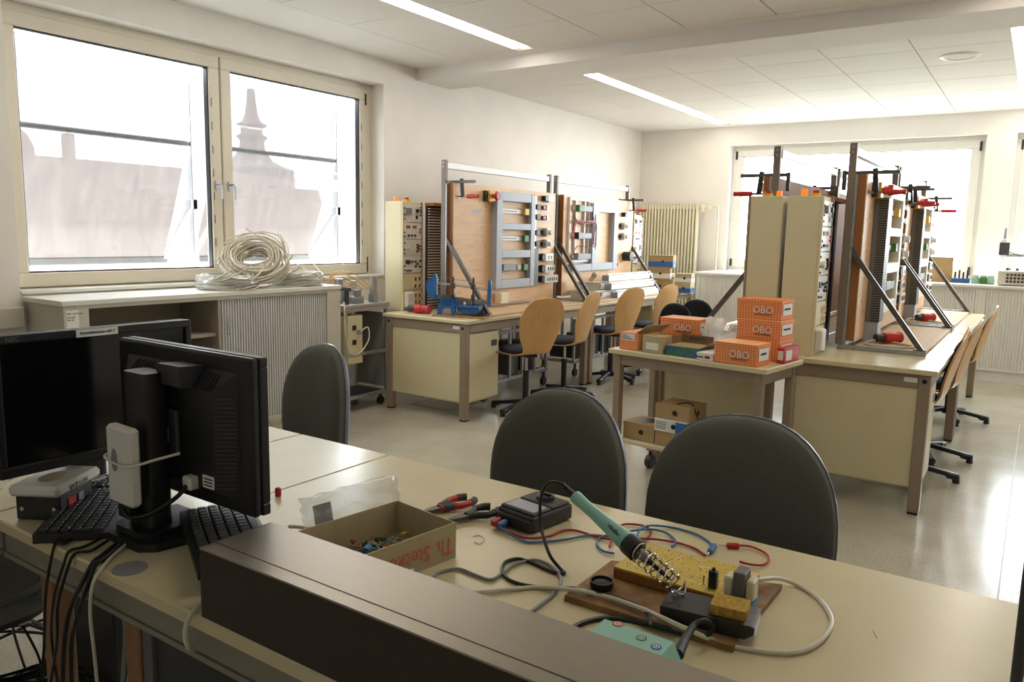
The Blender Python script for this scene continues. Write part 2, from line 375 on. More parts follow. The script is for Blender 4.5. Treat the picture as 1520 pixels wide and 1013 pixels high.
# ceiling: slab, smooth borders, beam, tiles
CE = thing('ceiling', 'suspended white ceiling of square acoustic tiles with smooth border strips', 'ceiling', kind='structure')
MB().box(XL-.3, XR+.2, YF-.2, YB+.3, ZC+.03, ZC+.3).build('slab', 'joint_grey', CE)
bd = MB().box(XL-.3, -4.41, YF, 5.71, ZC, ZC+.03).box(-4.41, XR, 5.56, 5.71, ZC, ZC+.03)
bd.box(XL-.3, -4.26, 6.22, YB, ZC, ZC+.03).box(-4.26, XR, 10.5, YB, ZC, ZC+.03)
bd.build('border', 'ceiling_white', CE)
one('trim_1', MB().box(XL, XR, 5.71, 6.22, 2.89, ZC+.02, .004), 'ceiling_white', 'white ceiling beam crossing the room', 'beam', kind='structure')
tile_me = {}
def tile(x0, x1, y0, y1):
    g = .004; k = (round(x1-x0, 3), round(y1-y0, 3))
    if k not in tile_me:
        o = MB().box(g-(x1-x0)/2, (x1-x0)/2-g, g-(y1-y0)/2, (y1-y0)/2-g, 0, .028, .0015).build('ceiling_tile', 'tile_white', CE); tile_me[k] = o.data
    else:
        o = bpy.data.objects.new('ceiling_tile', tile_me[k]); COL.objects.link(o); o.parent = CE
    o.location = ((x0+x1)/2, (y0+y1)/2, ZC)
TX = .65
xs_a = [-4.41, -3.756]; xs_b = [-3.606+TX*i for i in range(11)]
LX = [(-3.756, -3.606), (-.325, -.175)]
def columns(x0):
    out = [(x0, -3.756)]; x = -3.606
    while x < -.33: out.append((x, min(x+.6562, -.325))); x += .6562
    x = -.175
    while x < XR-.05: out.append((x, min(x+TX, XR))); x += TX
    return out
rows_f = []; y = 5.56
while y > YF+.02: rows_f.append((max(y-.64, YF), y)); y -= .64
rows_b = []; y = 6.22; first = True
while y < 10.49: y2 = 7.085 if first else y+.70; first = False; rows_b.append((y, min(y2, 10.5))); y = y2
for r0, r1 in rows_f:
    for a, c in columns(-4.41): tile(a, c, r0, r1)
for r0, r1 in rows_b:
    for a, c in columns(-4.26): tile(a, c, r0, r1)
# strip lights
def strip(x0, x1, segs, label, group):
    t = thing('strip_light', label, 'ceiling light', ((x0+x1)/2, segs[0][0], ZC), 0, group)
    y0 = segs[0][0]
    for a, c in segs:
        h = MB().box(-(x1-x0)/2, (x1-x0)/2, a-y0, c-y0, .012, .028).build('housing', 'white_alu', t)
        MB().box(-(x1-x0)/2+.006, (x1-x0)/2-.006, a-y0+.006, c-y0-.006, .002, .012).build('diffuser', 'lamp_white', t)
def sg(a, c, n): return [(a+(c-a)*i/n, a+(c-a)*(i+1)/n) for i in range(n)]
strip(*LX[0], [(1.70, 2.97), (2.97, 4.24), (4.24, 5.5)], 'recessed white strip light in the near ceiling bay, in front of the beam', 'recessed ceiling strip lights')
strip(*LX[0], sg(6.68, 10.39, 3), 'recessed white strip light behind the beam, above the left benches', 'recessed ceiling strip lights')
strip(*LX[1], sg(6.68, 10.45, 3), 'recessed strip light at the right edge of the far ceiling', 'recessed ceiling strip lights')
strip(*LX[1], sg(1.70, 5.5, 3), 'unseen recessed strip light added in the near ceiling bay, right of the view', 'recessed ceiling strip lights')  # unseen strip, added to balance the lighting of the near bay
sp = thing('ceiling_speaker', 'round white flush speaker in a far ceiling tile', 'speaker', (-.70, 7.47, ZC))
MB().lathe([(.15, 0), (.15, -.004), (.135, -.012), (.11, -.012), (.105, -.004), (.105, 0)], 32).build('rim', 'white_plastic', sp)
MB().lathe([(.105, 0), (.104, -.006), (.05, -.0085), (.001, -.009)], 28).build('grille', 'ceiling_white', sp)
# ------------------------------------------------------------------ window on the left
def ring(m, y0, y1, z0, z1, wd, x0, x1, b=.004, axis='x'):
    bx = (lambda p, q, r, s_: m.box(x0, x1, p, q, r, s_, b)) if axis == 'x' else (lambda p, q, r, s_: m.box(p, q, x0, x1, r, s_, b))
    bx(y0, y1, z0, z0+wd); bx(y0, y1, z1-wd, z1); bx(y0, y0+wd, z0+wd, z1-wd); bx(y1-wd, y1, z0+wd, z1-wd); return m
W1 = thing('window_1', 'cream two-sash window with outside sun screens in the left wall', 'window', kind='structure')
fr = ring(MB(), 2.17, 5.27, 1.085, 2.787, .055, -5.25, -5.16)
fr.box(-5.25, -5.165, 3.64, 3.72, 1.14, 2.73, .004); fr.build('frame', 'window_cream', W1)
def sash(y0, y1, hy):
    s_ = ring(MB(), y0, y1, 1.10, 2.735, .088, -5.22, -5.135, .006).build('sash', 'window_cream', W1)
    ring(MB(), y0+.084, y1-.084, 1.184, 2.651, .012, -5.19, -5.150, 0).build('gasket', 'gasket', s_)
    MB().box(-5.182, -5.176, y0+.085, y1-.085, 1.185, 2.65).build('pane', 'glass', s_)
    MB().prism(rrect(.03, .072, .014, 4, hy, 1.80), -5.136, -5.122, 'x').build('handle_plate', 'aluminium', s_)
    MB().cyl((-5.13, hy, 1.81), (-5.085, hy, 1.81), .009).tube([(-5.088, hy, 1.812), (-5.084, hy+.012, 1.80), (-5.084, hy+.015, 1.70)], .008, 8).build('handle', 'aluminium', s_)
    for k in range(7): MB().box(-5.137, -5.132, y1-.075, y1-.071, 1.35+k*.17, 1.41+k*.17).build('vent_slot', 'gasket', s_)
    return s_
sash(2.20, 3.675, 3.625); sash(3.685, 5.20, 3.735)
MB().box(-5.16, -5.13, 5.17, 5.19, 2.60, 2.70, .003).box(-5.16, -5.13, 5.185, 5.20, 1.11, 1.25, .003).build('hinge', 'gasket', W1)
one('trim_2', MB().box(-5.16, -4.985, 2.17, 5.27, 1.07, 1.092, .003), 'sill_white', 'pale inner sill board under the left window', 'window sill', kind='structure')
one('trim_3', MB().box(XL, XL+.06, YF, 2.16, .88, 1.0, .004), 'cabinet_grey', 'grey wall cable trunking left of the low cabinet', 'trunking', kind='structure')
# external sun screens
def awning(y0, y1, label):
    t = thing('sun_awning', label, 'awning', (-5.40, (y0+y1)/2, 1.1), 0, 'fabric sun screens outside the left window')
    h = (y1-y0)/2
    MB().sheet(lambda u, v: (0, -h+.03+u*(2*h-.06), 1.02+v*.55), 8, 6, .002).build('upper_screen', 'screen_fabric', t)
    MB().sheet(lambda u, v: (-.37*(1-v), -h+.03+u*(2*h-.06), .14+v*.86), 8, 8, .002).build('lower_screen', 'screen_fabric', t)
    MB().cyl((0, -h, 1.01), (0, h, 1.01), .018).build('mid_bar', 'mid_grey', t)
    MB().box(-.40, -.355, -h, h, .10, .155, .008).build('front_bar', 'mid_grey', t)
    for s_ in (-1, 1):
        MB().box(-.03, .03, s_*h-.02, s_*h+.02, -.02, 1.62, .004).build('guide_rail', 'aluminium', t); MB().box(-.02, .155, s_*h-.015, s_*h+.015, 1.61, 1.645).build('wall_bracket', 'aluminium', t)
        MB().bar((0, s_*(h-.03), .54), (-.37, s_*(h-.03), .14), .02, .03).box(-.03, .03, s_*h-.045, s_*h+.03, .52, .60, .004).build('arm', 'aluminium', t)
awning(2.28, 3.60, 'beige fabric sun screen tilted outward outside the nearer left sash')
awning(3.80, 5.07, 'beige fabric sun screen tilted outward outside the further left sash')
# ------------------------------------------------------------------ back windows
def backwin(name, x0, x1, label, mull=None):
    W = thing(name, label, 'window', kind='structure')
    f = ring(MB(), x0, x1, 1.045, 2.74, .06, YB+.13, YB+.21, .004, 'y'); f.build('frame', 'sill_white', W)
    s_ = ring(MB(), x0+.05, x1-.05, 1.09, 2.69, .095, YB+.115, YB+.185, .006, 'y').build('sash', 'sill_white', W)
    ring(MB(), x0+.14, x1-.14, 1.18, 2.60, .01, YB+.125, YB+.165, 0, 'y').build('gasket', 'mid_grey', s_)
    MB().box(x0+.145, x1-.145, YB+.15, YB+.156, 1.185, 2.595).build('pane', 'glass', s_)
    for xx in (x0+.055, x1-.055): MB().box(xx-.012, xx+.012, YB+.095, YB+.118, 2.56, 2.67, .003).build('hinge', 'gasket', s_)
    for xx in (x0+.055, x1-.055): MB().box(xx-.012, xx+.012, YB+.095, YB+.118, 1.10, 1.20, .003).build('hinge', 'gasket', s_)
backwin('window_2', -3.66, -.65, 'large bright white-framed window in the back wall')
backwin('window_3', -.35, 2.55, 'bright white-framed window at the right end of the back wall')
# ------------------------------------------------------------------ outside
one('yard_ground', MB().box(-60, 60, -40, 80, -9.3, -9), 'asphalt', 'pale paved ground outside the windows', 'ground', kind='structure')
h = thing('neighbour_house', 'hazy brown-roofed building seen through the sun screens', 'building', (-26, 14, -9))
MB().box(-3.4, 0, -10, 9.4, 0, 10.6).build('wall', 'house_wall', h)
MB().prism([(-3.6, 10.6), (.3, 10.6), (-.4, 12.62), (-3.2, 12.62)], -10.3, 9.6, 'y').build('roof', 'roof_brown', h)
MB().box(-1.6, -1.2, -.45, -.2, 12.4, 13.5).build('chimney', 'roof_brown', h); MB().ell((-1, -2.4, 12.6), .7, .8, 1.0).build('dormer', 'roof_brown', h)
s_ = thing('church_tower', 'hazy stepped spire seen through the further sun screen', 'tower', (-30, 23.85, -9))
MB().box(-2, 0, -1.9, 1.75, 0, 13.0).build('tower_body', 'house_wall', s_); MB().prism([(1.75, 0), (4.2, 0), (4.2, 11.2), (3.2, 11.75), (1.75, 12.2)], -2, 0, 'x').build('church_wing', 'house_wall', s_)
MB().lathe([(1.85, 12.9), (1.95, 13.2), (1.5, 13.35), (.95, 13.6), (.6, 14.1), (.55, 14.5), (.72, 14.7), (.5, 14.85), (.5, 15.1), (.72, 15.25), (.42, 15.4), (.30, 15.7), (.2, 16.4), (.17, 16.85), (.02, 16.9)], 12, (-1, 0, 0)).build('spire', 'spire_slate', s_)
def bush(name, loc, R, n, label, seed):
    rnd = random.Random(seed); m = MB()
    for i in range(n):
        a = rnd.uniform(0, 2*PI); e = rnd.uniform(-1, 1); rr = R*rnd.uniform(.4, 1)
        c = Vector((rr*math.cos(a)*math.sqrt(1-e*e), rr*math.sin(a)*math.sqrt(1-e*e), rr*e*.9)); u = Vector((rnd.gauss(0, 1), rnd.gauss(0, 1), rnd.gauss(0, 1))).normalized(); v = u.orthogonal().normalized(); k = .16
        m.add([c+u*k*1.6, c+v*k, c-u*k*1.6, c-v*k], [(0, 1, 2, 3)])
    t = thing(name, label, 'tree', loc); m.build('crown', 'leaf', t); MB().cyl((0, 0, -loc[2]-9), (0, 0, 0), .25, .12).build('trunk', 'old_wood', t)
bush('garden_tree', (-15, 21.5, -2.4), 2.4, 420, 'leafy green tree outside the further left sash', 3)
bush('garden_tree', (-3.2, 27, -2.2), 3.0, 500, 'leafy green tree outside the large back window', 5)
bush('garden_tree', (3.4, 29, -1.6), 3.2, 500, 'leafy green tree outside the right-hand back window', 6)
# ================================================================== benches
ZT = .81
def lab_desk(label, x0, y0, L, D, panel=True, cup=(.07, .50), cupx=1, sticker=True):
    """bench along +Y; front edge at local x=D"""
    t = thing('lab_bench', label, 'bench', (x0, y0, 0), 0, 'long cream workshop benches'); lw = .06
    MB().box(0, D, 0, L, ZT-.03, ZT, .004).build('worktop', 'laminate', t)
    for lx in (.03, D-.03-lw):
        for ly in (.015, L-.015-lw):
            l = MB().box(lx, lx+lw, ly, ly+lw, .012, ZT-.03, .004).build('leg', 'brown_steel', t)
            MB().box(lx+.004, lx+lw-.004, ly+.004, ly+lw-.004, 0, .012).build('foot', 'black_plastic', l)
            MB().cyl((lx+lw/2, ly-.001 if ly < 1 else ly+lw-.003, ZT-.065), (lx+lw/2, ly+.004 if ly < 1 else ly+lw+.001, ZT-.065), .013).build('bolt_cap', 'black_plastic', l)
    for ly in (.02, L-.02-.04): MB().box(.03+lw, D-.03-lw, ly, ly+.04, ZT-.105, ZT-.03, .003).build('end_rail', 'brown_steel', t)
    for lx in (.035, D-.03-.04): MB().box(lx, lx+.04, .015+lw, L-.015-lw, ZT-.105, ZT-.03, .003).build('long_rail', 'brown_steel', t)
    if panel: MB().box(.03+lw, D-.03-lw, .03, .048, .15, ZT-.105, .002).build('end_panel', 'cream_steel', t)
    if sticker: MB().box(D-.03-lw-.07, D-.03-lw-.005, .018, .0205, ZT-.075, ZT-.05).build('sticker', 'paper', t)
    if cup:
        c0, c1 = cup
        MB().box(D-.50, D-.065, c0, c1, .13, ZT-.11, .003).build('cupboard', 'cream_steel', t)
        d = MB().box(D-.065, D-.045, c0+.01, c1-.012, .145, ZT-.118, .004).build('cupboard_door', 'cream_steel', t)
        MB().box(D-.046, D-.043, c1-.12, c1-.04, ZT-.24, ZT-.19, .001).build('lock_plate', 'dark_steel', d)
        MB().cyl((D-.046, c1-.045, ZT-.30), (D-.036, c1-.045, ZT-.30), .009).build('key_lock', 'chrome', d)
    return t
LB1 = lab_desk('cream workshop bench with the mitre saw, nearest of the left row', -4.52, 4.74, 2.03, .90)
LB2 = lab_desk('cream workshop bench under the pile of lamp fittings, left row', -4.52, 6.79, 2.03, .90, False, (1.52, 1.97), sticker=False)
RB1 = lab_desk('cream workshop bench nearest on the right, in front of the wiring boards', -1.215, 4.62, 2.03, .82)
RB2 = lab_desk('cream workshop bench at the far right end by the shutter cabinets', -1.215, 6.67, 2.03, .82, False, None, sticker=False)
RB3 = lab_desk('cream workshop bench behind the carton trolley, back to back with the right one', -2.045, 4.62, 2.03, .82, True, None, sticker=False)
RB4 = lab_desk('cream workshop bench far behind the trolley, back to back with the far right one', -2.045, 6.67, 2.03, .82, False, None, sticker=False)
st = thing('side_table', 'small white-topped table carrying cartons at the far end of the left row', 'table', (-4.50, 8.86, 0))
MB().box(0, .88, 0, .66, ZT-.03, ZT, .004).build('tabletop', 'laminate', st)
for lx in (.03, .80):
    for ly in (.02, .60): MB().box(lx, lx+.045, ly, ly+.045, 0, ZT-.03, .003).build('leg', 'brown_steel', st)
MB().box(.04, .84, .03, .05, ZT-.09, ZT-.03).box(.04, .84, .61, .63, ZT-.09, ZT-.03).box(.82, .84, .05, .61, ZT-.09, ZT-.03).build('apron', 'brown_steel', st)
# ------------------------------------------------------------------ low roller cabinet by the window
SX = -4.53
def sy(px): return AX(px, 480, SX).y
S0, S1 = 2.18, 4.285
t = thing('roller_cabinet', 'long low grey cabinet with one roller shutter open and one closed, under the left window', 'cabinet', (-4.985, S0, 0))
Ls = S1-S0; Dp = SX+4.985
MB().box(0, Dp+.01, -.01, Ls+.005, 1.03, 1.06, .003).build('top_board', 'sill_white', t)
MB().box(0, Dp-.01, .012, .032, .09, 1.03).build('side_panel', 'cabinet_grey', t); MB().box(0, Dp-.01, Ls-.032, Ls-.012, .09, 1.03).build('side_panel', 'cabinet_grey', t)
MB().box(.005, .02, .03, Ls-.03, .09, 1.03).build('back_panel', 'cabinet_inner', t); MB().box(.0, Dp-.01, .012, Ls-.012, .08, .10).build('bottom_board', 'cabinet_grey', t)
MB().box(.02, Dp-.02, .02, Ls-.02, 0, .08).build('plinth', 'cabinet_grey', t)
ya, yb, yc, yd = sy(133)-S0, sy(325)-S0, sy(331)-S0, sy(486)-S0
MB().box(Dp-.035, Dp, .0, ya, .09, 1.03, .003).build('front_stile', 'cabinet_grey', t)
MB().box(Dp-.035, Dp, yd, Ls-.0, .09, 1.03, .003).build('front_stile', 'cabinet_grey', t)
MB().box(.02, Dp-.005, yb, yb+.02, .10, 1.03).build('divider', 'cabinet_inner', t)
MB().box(Dp-.03, Dp-.002, ya-.045, ya, .10, 1.02, .002).build('shutter_guide', 'aluminium', t)
MB().box(Dp-.05, Dp-.002, ya, yd, 1.008, 1.03).build('front_rail', 'cabinet_grey', t)
MB().box(Dp-.05, Dp-.002, yb, yd, .10, .13).build('bottom_rail', 'cabinet_grey', t)
for z in (.48, .76): MB().box(.02, Dp-.04, .035, yb, z, z+.022).build('shelf', 'cabinet_inner', t)
m = MB(); n = 44
for i in range(n):
    a = yc+(yd-yc)*i/n; w_ = (yd-yc)/n; m.prism([(a, Dp-.025), (a+w_*.3, Dp-.012), (a+w_*.7, Dp-.012), (a+w_, Dp-.025), (a+w_, Dp-.03), (a, Dp-.03)], .12, 1.012, 'z')
for i in range(len(m.v)): m.v[i] = (m.v[i][1], m.v[i][0], m.v[i][2])
sh = m.build('shutter', 'shutter_grey', t); sh['kind'] = 'stuff'
MB().tube([(Dp-.012, yc+.04, .86), (Dp+.012, yc+.04, .85), (Dp+.014, yc+.04, .78), (Dp-.012, yc+.04, .77)], .005, 6, res=4).build('shutter_handle', 'aluminium', t)
pl = MB().box(Dp, Dp+.0015, .015, ya-.06, .90, 1.005).build('paper_note', 'paper', t)
for k, (s_, z) in enumerate((('SPS - Schr.Post', .985), ('Schrank', .965), ('Nr. 56', .95))): text('note_print', s_, .014, 'ink', pl, (Dp+.002, .02, z), (PI/2, 0, PI/2), align='LEFT')
# ------------------------------------------------------------------ roller cabinets under the back windows
one('trim_4', MB().box(-3.74, XR, 9.72, YB, 1.01, 1.04, .004), 'sill_white', 'long white ledge board over the back cabinets', 'window ledge', kind='structure')
CB = None
def backcab(x0, x1, label):
    t = thing('shutter_cabinet', label, 'cabinet', (x0, 9.75, 0), 0, 'white roller cabinets under the back windows'); W = x1-x0
    MB().box(0, .02, 0, .55, .10, 1.01).build('side_panel', 'sill_white', t); MB().box(W-.02, W, 0, .55, .10, 1.01).build('side_panel', 'sill_white', t)
    MB().box(.0, W, .02, .55, 0, .12).build('plinth', 'sill_white', t); MB().box(.02, W-.02, 0, .02, .98, 1.01).build('front_rail', 'sill_white', t); MB().box(.02, W-.02, 0, .02, .12, .15).build('front_rail', 'sill_white', t)
    MB().box(W/2-.03, W/2+.03, -.004, .02, .12, 1.0, .003).build('centre_stile', 'sill_white', t)
    for a, c in ((.05, W/2-.03), (W/2+.03, W-.05)):
        m = MB(); n = int((c-a)/.028); w_ = (c-a)/n
        for i in range(n):
            q = a+w_*i; m.prism([(q, .012), (q+w_*.3, .002), (q+w_*.7, .002), (q+w_, .012), (q+w_, .016), (q, .016)], .15, .98, 'z')
        s_ = m.build('shutter', 'sill_white', t); s_['kind'] = 'stuff'
    MB().box(.02, .05, -.004, .02, .12, 1.0, .003).build('end_stile', 'sill_white', t); MB().box(W-.05, W-.02, -.004, .02, .12, 1.0, .003).build('end_stile', 'sill_white', t)
for a, c, l in ((-3.70, -2.10, 'white ribbed roller cabinet nearest the radiator, under the large back window'), (-2.10, -.50, 'white ribbed roller cabinet behind the right-hand wiring boards'),
                (-.50, 1.10, 'white ribbed roller cabinet at the right edge, behind the wooden chairs'), (1.10, 2.70, 'white ribbed roller cabinet right of the view')): backcab(a, c, l)
# ------------------------------------------------------------------ radiator
t = thing('radiator', 'tall cream column radiator on the back wall in the corner', 'radiator', (-4.92, 10.57, 0)); sec = None; n = 19; pw = .90/n
for i in range(n):
    if sec is None:
        m = MB(); m.prism(rrect(pw*.62, .10, .012, 3), .30, 1.95, 'z'); m.box(-pw/2, pw/2, -.035, .035, .33, .38).box(-pw/2, pw/2, -.035, .035, 1.88, 1.93)
        sec = o = m.build('column', 'radiator', t)
    else: o = sec.copy(); COL.objects.link(o)
    o.location = (pw*(i+.5), 0, 0)
MB().cyl((.90, 0, 1.90), (1.0, 0, 1.90), .016).box(.93, .965, -.03, .03, 1.84, 1.94, .006).cyl((.985, 0, 1.9), (1.06, -.02, 1.9), .02).build('valve', 'cream_plastic', t)
MB().tube([(1.0, 0, 1.90), (1.12, 0, 1.91), (1.17, 0, 1.86), (1.175, 0, 1.4), (1.175, 0, .05)], .012, 8, res=5).build('pipe', 'radiator', t)
MB().box(.05, .09, -.02, .05, .0, .34).build('bracket', 'radiator', t); MB().box(.80, .84, -.02, .05, .0, .34).build('bracket', 'radiator', t)
# ================================================================== chairs
def star(t, R, n=5, a0=0, hub=.045, wheels=False):
    for i in range(n):
        a = a0+2*PI*i/n; c, s_ = math.cos(a), math.sin(a); m = MB(); z0 = .10 if wheels else .085; z1 = .075 if wheels else .045
        m.bar((hub*.5*c, hub*.5*s_, z0), (R*c, R*s_, z1), .04, .03, b=.006)
        m.bar((R*.80*c, R*.80*s_, z1-.006+.008), (R*1.06*c, R*1.06*s_, z1-.006), .055, .04, b=.01)
        arm = m.build('base_arm', 'black_plastic', t)
        if wheels:
            px, py = -s_, c
            MB().cyl((R*c-px*.028, R*s_-py*.028, .03), (R*c-px*.006, R*s_-py*.006, .03), .03, n=16).cyl((R*c+px*.006, R*s_+py*.006, .03), (R*c+px*.028, R*s_+py*.028, .03), .03, n=16).cyl((R*c, R*s_, .03), (R*c, R*s_, .075), .01).build('caster', 'black_plastic', arm)
        else: MB().cyl((R*c, R*s_, 0), (R*c, R*s_, z1), .022, .018).build('glide', 'black_plastic', arm)
PF = [(.285, .985), (.275, .90), (.25, .80), (.225, .70), (.205, .62), (.19, .565), (.165, .525), (.12, .507), (.05, .50), (-.08, .50), (-.18, .498), (-.215, .482)]
WD = [.10, .36, .405, .385, .335, .285, .265, .29, .34, .39, .39, .33]
CUP = [.0, .020, .034, .038, .034, .026, .018, .008, 0, 0, 0, 0]
def chain(vals, t):
    x = t*(len(vals)-1); i = min(int(x), len(vals)-2); f = x-i
    a = vals[max(i-1, 0)]; b = vals[i]; c = vals[i+1]; d = vals[min(i+2, len(vals)-1)]
    return .5*(2*b+(c-a)*f+(2*a-5*b+4*c-d)*f*f+(3*b-a-3*c+d)*f**3)
def shell_pt(u, v, off=0):
    x = chain([p[0] for p in PF], u); z = chain([p[1] for p in PF], u); hw = chain(WD, u)/2
    if u < .19: hw = .5*.405*math.sqrt(max(0, 1-(1-u/.19)**2.2))+.008
    s_ = (v-.5)*2
    return Vector((x-chain(CUP, u)*s_*s_+off, hw*s_, z))
def shell_chair(label, group):
    t = thing('shell_chair', label, 'chair', group=group)
    MB().sheet(lambda u, v: shell_pt(u, v), 44, 14, .012).build('wooden_shell', 'ply_shell', t)
    def pad(u, v):     # back pad on the sitter's side
        return shell_pt(.10+u*.36, .5+(v-.5)*.80*math.sqrt(max(.02, 1-(2*u-1)**6)), -.018)
    MB().sheet(pad, 14, 10, .022).build('back_pad', 'cushion_navy', t)
    m = MB(); pr = []
    def cu(u, v):
        a = 2*PI*u; r_ = v; return Vector((-.04+.175*r_*math.cos(a)*(1), .19*r_*math.sin(a), .518+.030*math.sqrt(max(0, 1-r_**4))))
    n = 28
    prof = [(1.0, .506), (1.03, .520), (1.02, .535), (.96, .546), (.8, .552), (.4, .556), (.02, .556)]
    vs = []; F = []
    for r_, z in prof: vs += [(-.04+.18*r_*math.copysign(abs(math.cos(2*PI*i/n))**.75, math.cos(2*PI*i/n)), .19*r_*math.copysign(abs(math.sin(2*PI*i/n))**.75, math.sin(2*PI*i/n)), z) for i in range(n)]
    for a in range(len(prof)-1):
        for i in range(n): j = (i+1) % n; F.append((a*n+i, a*n+j, (a+1)*n+j, (a+1)*n+i))
    F.append(tuple(range(n))[::-1]); F.append(tuple(range((len(prof)-1)*n, len(prof)*n)))
    m.add(vs, F).build('seat_cushion', 'cushion_navy', t)
    MB().box(-.12, .10, -.05, .05, .47, .495, .006).build('seat_plate', 'black_plastic', t)
    MB().cyl((0, 0, .30), (0, 0, .475), .014).build('gas_spring', 'chrome', t)
    MB().cyl((0, 0, .07), (0, 0, .34), .026).cyl((0, 0, .34), (0, 0, .352), .03).cyl((0, 0, .05), (0, 0, .10), .045, .04).build('column', 'black_plastic', t)
    star(t, .29)
    return t
GC = 'bentwood shell chairs at the benches'
C0 = shell_chair('bentwood shell chair in front of the cupboard door, nearest of the left row', GC)
C0.location = (-3.50, 5.40, 0); C0.rotation_euler.z = -.42
for l, x, y, a in (('bentwood shell chair seen edge-on, second of the left row', -3.56, 6.14, .10), ('bentwood shell chair right of the bench leg pair, third of the left row', -3.58, 7.12, -.22), ('bentwood shell chair furthest along the left row, near the lamp fittings', -3.52, 7.86, -.14),
                   ('bentwood chair tucked in at the right bench, nearest of three', -.60, 5.43, .05), ('bentwood chair at the right bench, middle of three', -.565, 6.02, -.02), ('bentwood chair at the right bench, furthest of three', -.54, 7.45, .0)):
    dup(C0, l, (x, y, 0), a)
def office_chair(label, fab, group, loc, rz, zt=0):
    t = thing('office_chair', label, 'chair', loc, rz, group); n = 40
    def back(o, k, thick, dx):
        vs = []; F = []
        for (y, sc) in dx:
            for i in range(n):
                a = 2*PI*i/n; ca, sa = math.cos(a), math.sin(a); e = .72 if sa > 0 else .55
                x = .262*sc*math.copysign(abs(ca)**(.86 if sa > 0 else .6), ca); z = .70+(.302 if sa > 0 else .23)*sc*math.copysign(abs(sa)**(.86 if sa > 0 else .6), sa)
                vs.append((x, y+.10*(x/.262)**2*-.5+.05*(z-.7), z))
        K = len(dx)
        for q in range(K-1):
            for i in range(n): j = (i+1) % n; F.append((q*n+i, q*n+j, (q+1)*n+j, (q+1)*n+i))
        F.append(tuple(range(n))[::-1]); F.append(tuple(range((K-1)*n, K*n))); return o.add(vs, F)
    back(MB(), 0, 0, [(.172, .25), (.175, .60), (.182, .83), (.193, .93), (.208, .98), (.226, .992), (.234, .985)]).build('back_cushion', fab, t)
    back(MB(), 0, 0, [(.232, .985), (.236, 1.004), (.246, 1.0), (.260, .94), (.264, .8)]).build('back_shell', 'rim_grey', t)
    m = MB().prism(rrect(.49, .47, .12, 6, 0, -.03), .455, .50, 'z'); m.prism(rrect(.46, .44, .12, 6, 0, -.03), .50, .52, 'z'); m.build('seat_cushion', fab, t)
    MB().prism(rrect(.47, .45, .12, 6, 0, -.03), .435, .455, 'z').build('seat_shell', 'black_plastic', t)
    MB().tube([(0, .02, .44), (0, .20, .43), (0, .275, .50), (0, .275, .66)], .022, 8, res=5).build('back_bracket', 'black_plastic', t)
    MB().cyl((0, 0, .08), (0, 0, .30), .028).cyl((0, 0, .30), (0, 0, .44), .016).build('column', 'black_plastic', t)
    MB().box(-.08, .08, -.1, .08, .41, .437, .008).build('seat_plate', 'black_plastic', t)
    star(t, .28, 5, .5, wheels=True)
    return t
GO = 'upholstered office chairs'
office_chair('charcoal fabric office chair behind the desk, left of the two in front', 'fabric_charcoal', GO, (-1.23, 1.865, 0), -.12)
office_chair('charcoal fabric office chair behind the desk, right of the two in front', 'fabric_charcoal', GO, (-.62, 1.865, 0), .04)
office_chair('charcoal fabric office chair beside the roller cabinet, behind the monitors', 'fabric_charcoal', GO, (-2.57, 2.05, 0), -.25)
office_chair('grey office chair pushed under the desk edge at the bottom left, above the cables', 'fabric_charcoal', GO, (-2.385, .74, 0), PI)
office_chair('small black office chair in front, left of the pair by the back cabinet', 'fabric_black', GO, (-2.97, 7.55, 0), 1.0).scale = (.80, .80, .80)
office_chair('small black office chair behind, right of the pair by the back cabinet', 'fabric_black', GO, (-3.0, 8.2, 0), .9).scale = (.80, .80, .80)
